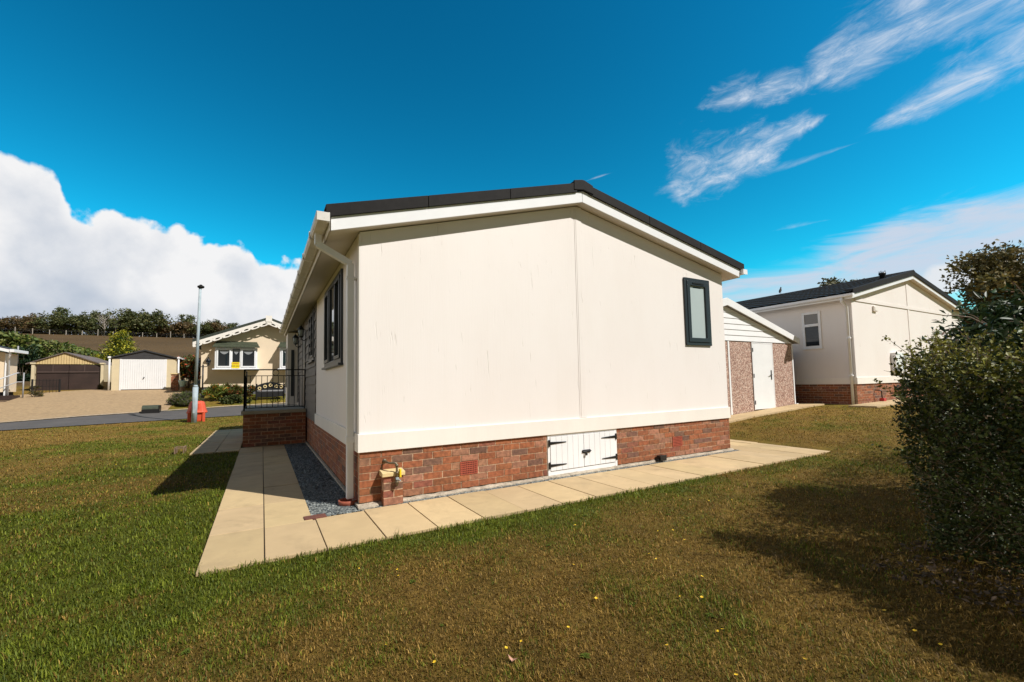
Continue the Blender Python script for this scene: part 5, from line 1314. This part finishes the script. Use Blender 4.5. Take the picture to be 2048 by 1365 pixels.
# shoots standing out of the clipped surface, each carrying leaves
sp_c = []; sp_l = []
for i in range(560):
    if i < 330: y = rs.uniform(-5.2, -3.36); z = rs.uniform(.25, 1.3); x = float(np.interp(-y, [3.3, 3.6, 4.7, 6.2], [2.98, 2.82, 2.50, 2.42]))+.10+.24*max(0, 1-z/.62)**1.6; d0 = np.array([-rs.uniform(.3, 1.), rs.normal()*.5, rs.uniform(.1, 1.1)])
    else: x = rs.uniform(2.75, 5.2); y = rs.uniform(-5.2, -3.4+.2*(x-3.1)); z = float(hedge_top(np.array(x), np.array(y)))-.03; d0 = np.array([rs.normal()*.4, rs.normal()*.4, 1.])
    d0 /= np.linalg.norm(d0); L = rs.uniform(.08, .24)*(1.5 if rs.rand() < .15 else .8); a_ = np.array([x, y, z]); k_ = int(L/.009)
    sp_l.append((a_, a_+d0*L)); sp_c.append(a_+d0*L*rs.rand(k_, 1)**.8+rs.normal(0, .008, (k_, 3)))
sp_c = np.concatenate(sp_c); C = np.concatenate([C, sp_c]); sz_ = np.concatenate([sz_, np.full(len(sp_c), .026)])
hi = np.clip((sp_c[:, 2:3]-.9)/.4, 0, 1); col = np.concatenate([col, (np.array([.06, .08, .014])*(1-hi)+np.array([.20, .19, .028])*hi)*rs.uniform(.7, 1.25, (len(sp_c), 1))])  # shoots paler with height: young growth and sunlight put into the colour
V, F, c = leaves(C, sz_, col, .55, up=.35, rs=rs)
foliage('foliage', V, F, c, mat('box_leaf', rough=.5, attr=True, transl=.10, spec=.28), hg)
tw = MB()
for i in range(330):
    y = rs.uniform(-5.2, -3.45); xf = np.interp(-y, [3.3, 3.6, 4.7, 6.2], [3.02, 2.86, 2.62, 2.5])+rs.uniform(.12, .4); z = rs.uniform(0, 1.2)
    L = rs.uniform(.08, .24); e_ = Vector((xf-L*rs.uniform(.1, .8), y+rs.normal()*L*.6, z+L*rs.uniform(.3, 1.1))); tw.tube([(xf, y, z), tuple(e_)], .0022, 4, r1=.0012)
for i in range(60):
    y = rs.uniform(-5.2, -3.5); x = np.interp(-y, [3.3, 3.6, 4.7, 6.2], [3.45, 3.3, 3.1, 3.0])+rs.uniform(0, .4); e_ = (x+rs.normal()*.15, y+rs.normal()*.15, rs.uniform(.5, 1.1)); tw.tube([(x, y, -.06), ((x+e_[0])/2+rs.normal()*.03, (y+e_[1])/2, e_[2]*.5), e_], .0055, 5, r1=.002)
for i in range(46):
    x = rs.uniform(2.9, 5.0); y = rs.uniform(-5, -3.5); z = float(hedge_top(np.array(x), np.array(y))); tw.tube([(x, y, z-.1), (x+rs.normal()*.04, y+rs.normal()*.04, z+rs.uniform(.02, .12))], .0025, 4, r1=.001)
for a_, b_ in sp_l: tw.tube([tuple(a_), tuple(b_)], .0020, 4, r1=.001)
part('twigs', tw, M_twig, hg)
# soil under the hedge with dry leaves
def litter(n, f):
    x, y = f(n); z = H(x, y)+.01+.01*rs.rand(n); C = np.stack([x, y, z], 1)
    return leaves(C, .035, pal(n, [(.075, .048, .026), (.12, .08, .045), (.045, .032, .018)], rs=rs), .5, up=-.05, rs=rs)
V, F, c = litter(1800, lambda n: (rs.uniform(2.45, 3.6, n), rs.uniform(-5.4, -3.3, n)))
o = npart('leaf_litter', V, F, c, mat('dry_leaf', rough=.8, attr=True)); tag(o, 'dry fallen leaves and twigs scattered under the dark hedge', 'leaf litter'); o['kind'] = 'stuff'
# ---- laurel behind the hedge
rs = np.random.RandomState(88)
la = thing('laurel_bush', 'large glossy dark leaved laurel behind the small leaved hedge', 'shrub', (5.0, -3.85, 0))
C, k = lobes(38000, (4.90, -3.80, 1.02), (1.08, .92, .98), 120, rs, .85, .95); C[:, 2] = np.maximum(C[:, 2], .1+.3*rs.rand(len(C)))
col = pal(len(C), [(.020, .040, .012), (.030, .056, .015), (.050, .078, .02), (.11, .055, .022)], [.40, .34, .20, .06], .25, rs)
V, F, c = leaves(C, .075, col, .36, .35, up=.25, rs=rs)
foliage('foliage', V, F, c, M_gloss, la)
tw = MB()
for i in range(24):
    an = rs.uniform(0, 2*pi); R_ = rs.uniform(.5, 1.0); e_ = (4.98+.85*R_*cos(an), -3.84+.75*R_*sin(an), 1.0+.75*sqrt(max(0, 1.1-R_*R_))); tw.tube([(5.0, -3.85, -.05), (5.0+(e_[0]-5.0)*.4, -3.85+(e_[1]+3.85)*.4, .7), e_], .020, 6, r1=.004)
part('branches', tw, M_bark, la)
br = MB()
br.tube([(4.9, -3.95, 1.22), (4.46, -3.61, 1.505), (4.30, -3.53, 1.60), (4.20, -3.48, 1.655), (4.09, -3.42, 1.672), (4.006, -3.366, 1.673)], .010, 6, r1=.003).tube([(4.33, -3.55, 1.59), (4.24, -3.49, 1.67), (4.15, -3.45, 1.70)], .006, 5, r1=.002)
br.tube([(4.5, -3.7, 1.28), (4.28, -3.52, 1.42), (4.15, -3.45, 1.50), (4.09, -3.41, 1.59)], .006, 5, r1=.002).tube([(4.7, -3.85, 1.4), (4.62, -3.75, 1.75), (4.52, -3.68, 1.93)], .008, 5, r1=.003).tube([(4.75, -3.8, 1.5), (4.60, -3.72, 1.60), (4.45, -3.62, 1.62)], .005, 5, r1=.002)
part('bare_shoots', br, M_twig, la)

# ------------------------------------------------------------------ lawn
def in_poly_free(x, y):
    ok = np.ones(len(x), bool); jx = .035*(fbm(x, y, 9., 71, 3)-.62); x0_, y0_ = x, y; x = x+jx*1.2; y = y+jx*1.2
    for (a, b_, c_, d_) in ((-1.255, 7.475, -1.04, 2.10), (-1.25, 6.2, -1.04, 16), (-2.07, -1.2, 5.61, 11.05), (6.15, 14.0, 1.93, 9), (13.2, 24, .53, 15)):
        ok &= ~((x > a) & (x < b_) & (y > c_) & (y < d_))
    x, y = x0_, y0_
    ok &= ~((y > rl(x)-.02) & (y < rh(x)+.14))
    ok &= ~((y > rh(x)) & (x < -4.3) & (y < dh(x)+.2))
    ok &= ~(y > 23); ok &= ~((x > 3.2) & (y < -3.5+.2*(x-3.1)))
    return ok
def blades():
    N = 1000000; rs = np.random.RandomState(3)
    r = np.exp(rs.uniform(math.log(1.15), math.log(24), N)); th_ = np.radians(rs.uniform(-42, 102, N))
    x = CAM.x+r*np.sin(th_); y = CAM.y+r*np.cos(th_)
    ok = in_poly_free(x, y); x, y, r = x[ok], y[ok], r[ok]; n = len(x)
    g = greenness(x, y); rnd = rs.rand(n)
    # tufty density
    keep = rs.rand(n) < .45+.75*fbm(x, y, 5., 17, 3); x, y, r, g, rnd = x[keep], y[keep], r[keep], g[keep], rnd[keep]; n = len(x)
    z = H(x, y)
    isg = (rs.rand(n) < np.clip(g*1.15-.10, .06, .95))[:, None]
    v = rs.rand(n, 1); gr = np.array([.070, .104, .005])*(1-v)+np.array([.21, .235, .020])*v**1.8; br_ = np.array([.155, .090, .014])*(1-v)+np.array([.44, .27, .065])*v**2.4
    clump = fbm(x, y, 9., 57, 3); col = np.where(isg, gr, br_)*rs.uniform(.8, 1.2, (n, 1))*(.55+.9*clump)[:, None]
    edge = np.exp(-(np.abs(y+1.05)/.10)**2)*((x > -1.4) & (x < 7.4)) + np.exp(-(np.abs(x+1.28)/.08)**2)*((y > -1.1) & (y < 5.6))
    tuft = sstep(fbm(x, y, 3.3, 91, 3), .60, .74); h = rs.uniform(.007, .021, n)*(1+.9*tuft*rs.rand(n))*(1+.45*g)*(.6+.9*clump)*(1+r/26)*(1+.5*np.clip(edge, 0, 1)); w_ = (.0008*(r/1.4)**.80+.0004)*rs.uniform(.7, 1.5, n)
    an = rs.rand(n)*2*pi; lean = rs.uniform(.25, 1.25, n)*np.where(isg[:, 0], .9, 1.25)
    dx, dy = np.cos(an), np.sin(an); sx_, sy_ = -dy, dx
    out = h*np.sin(np.minimum(lean, 1.5)); up = h*np.cos(np.minimum(lean, 1.45))
    b0 = np.stack([x-sx_*w_, y-sy_*w_, z-.004], 1); b1 = np.stack([x+sx_*w_, y+sy_*w_, z-.004], 1)
    mx, my, mz = x+dx*out*.45, y+dy*out*.45, z+up*.7
    m0 = np.stack([mx-sx_*w_*.8, my-sy_*w_*.8, mz], 1); m1 = np.stack([mx+sx_*w_*.8, my+sy_*w_*.8, mz], 1)
    tp_ = np.stack([x+dx*out, y+dy*out, z+up], 1)
    V = np.stack([b0, b1, m0, m1, tp_], 1).reshape(-1, 3); i = np.arange(n)[:, None]*5
    F = np.concatenate([i+np.array([[0, 1, 3]]), i+np.array([[0, 3, 2]]), i+np.array([[2, 3, 4]])], 0)
    o = npart('lawn_grass', V, F, np.repeat(col, 5, 0), M_grass); tag(o, 'mown lawn of mixed green and dry brown grass', 'grass'); o['kind'] = 'stuff'
blades()
# buttercups
fr0 = None
FP = [(-0.29, -1.52), (-0.07, -1.69), (-0.09, -1.79), (1.48, -1.62), (1.21, -2.93), (1.08, -3.26), (0.22, -2.82), (0.12, -2.83), (-0.35, -2.51), (-0.19, -2.76), (0.96, -2.26), (1.53, -2.41), (1.95, -2.11), (1.5, -2.49), (1.95, -2.38), (1.29, -3.01), (1.1, -3.27), (1.96, -3.61), (1.86, -3.76), (1.82, -3.86), (1.18, -3.6), (0.77, -3.22), (0.78, -2.7), (0.47, -2.85), (1.34, -1.8), (1.51, -2.84), (0.84, -3.51), (2.05, -2.17), (2.94, -1.65), (3.06, -1.78), (3.28, -1.88)]
rf_ = random.Random(4)
for i in range(26): FP.append((rf_.uniform(-6.5, -1.9), rf_.uniform(3, 12)))
for i in range(14): FP.append((rf_.uniform(6.5, 12.5), rf_.uniform(-2.0, 1.6)))
fw0 = thing('buttercup', 'tiny yellow wild flower scattered in the lawn', 'flower', (0, 0, 0), 'yellow wild flowers in the lawn')
pt_ = MB()
for k in range(5):
    t = 2*pi*k/5; c0, s0 = cos(t), sin(t)
    pt_.add([(0, 0, .030), (.008*c0-.006*s0, .008*s0+.006*c0, .034), (.014*c0, .014*s0, .036), (.008*c0+.006*s0, .008*s0-.006*c0, .034)], [(0, 3, 2, 1)])
pt_.lathe([(.003, 0), (.002, .004)], (0, 0, .031), 6)
part('petals', pt_, mat('buttercup_yellow', (.80, .52, .02), .5), fw0)
part('stem', MB().tube([(.004, .002, -.01), (.001, 0, .03)], .0012, 4), mat('stem_green', (.08, .12, .02), .6), fw0)
for i, (x, y) in enumerate(FP):
    o = fw0 if i == 0 else copy_tree(fw0); s = rf_.uniform(.45, .75)*(1 if math.hypot(x-CAM.x, y-CAM.y) < 6 else 1.5)
    o.location = (x, y, Hf(x, y)); o.scale = (s, s, s); o.rotation_euler = (rf_.uniform(-.3, .3), rf_.uniform(-.3, .3), rf_.uniform(0, 6))
# broad-leaved weeds
wd0 = thing('lawn_weed', 'flat rosette of broad green leaves growing among the lawn grass', 'weed', (0, 0, 0), 'broad leaved weeds in the lawn')
wm = MB(); rw = random.Random(8)
for k in range(11):
    t = 2*pi*k/11+rw.uniform(-.2, .2); L = rw.uniform(.035, .065); w_ = L*.24; c0, s0 = cos(t), sin(t); e_ = rw.uniform(.006, .022)
    P0 = (0, 0, .008); P1 = (L*.5*c0-w_*s0, L*.5*s0+w_*c0, .012+e_*.7); P2 = (L*c0, L*s0, .010+e_*.5); P3 = (L*.5*c0+w_*s0, L*.5*s0-w_*c0, .012+e_*.7); P4 = (L*.5*c0, L*.5*s0, .008+e_*.6)
    wm.add([P0, P1, P2, P3, P4], [(0, 3, 4), (0, 4, 1), (4, 3, 2), (4, 2, 1)])
part('leaves', wm, mat('weed_leaf', (.085, .115, .016), .8, .25, 40, transl=.2, spec=.1), wd0)
for i in range(40):
    if i < 22: x, y = rf_.uniform(-1.6, 2.4), rf_.uniform(-3.4, -1.2)
    else: x, y = rf_.uniform(-4.5, -1.5), rf_.uniform(-1.5, 5)
    o = wd0 if i == 0 else copy_tree(wd0); s_ = rf_.uniform(.28, .55)
    o.location = (x, y, Hf(x, y)); o.scale = (s_, s_, s_); o.rotation_euler = (0, 0, rf_.uniform(0, 6))
lf = MB(); pts_ = [(0, -.022), (.008, -.012), (.013, 0), (.009, .012), (0, .024), (-.009, .010), (-.012, -.002), (-.007, -.012)]
V = [(a, b_, .022+.006*math.cos(a*200)+.3*abs(b_)) for a, b_ in pts_]+[(0, 0, .018)]
lf.add(V, [(i, (i+1) % 8, 8) for i in range(8)])
o = part('fallen_leaf', lf, mat('fallen_leaf_pink', (.50, .27, .19), .7, .1, 60), None); tag(o, 'single pinkish dry leaf lying on the lawn near the bottom of the picture', 'leaf'); o.location = (.102, -2.924, Hf(.1, -2.92)); o.rotation_euler = (.2, .1, .8)
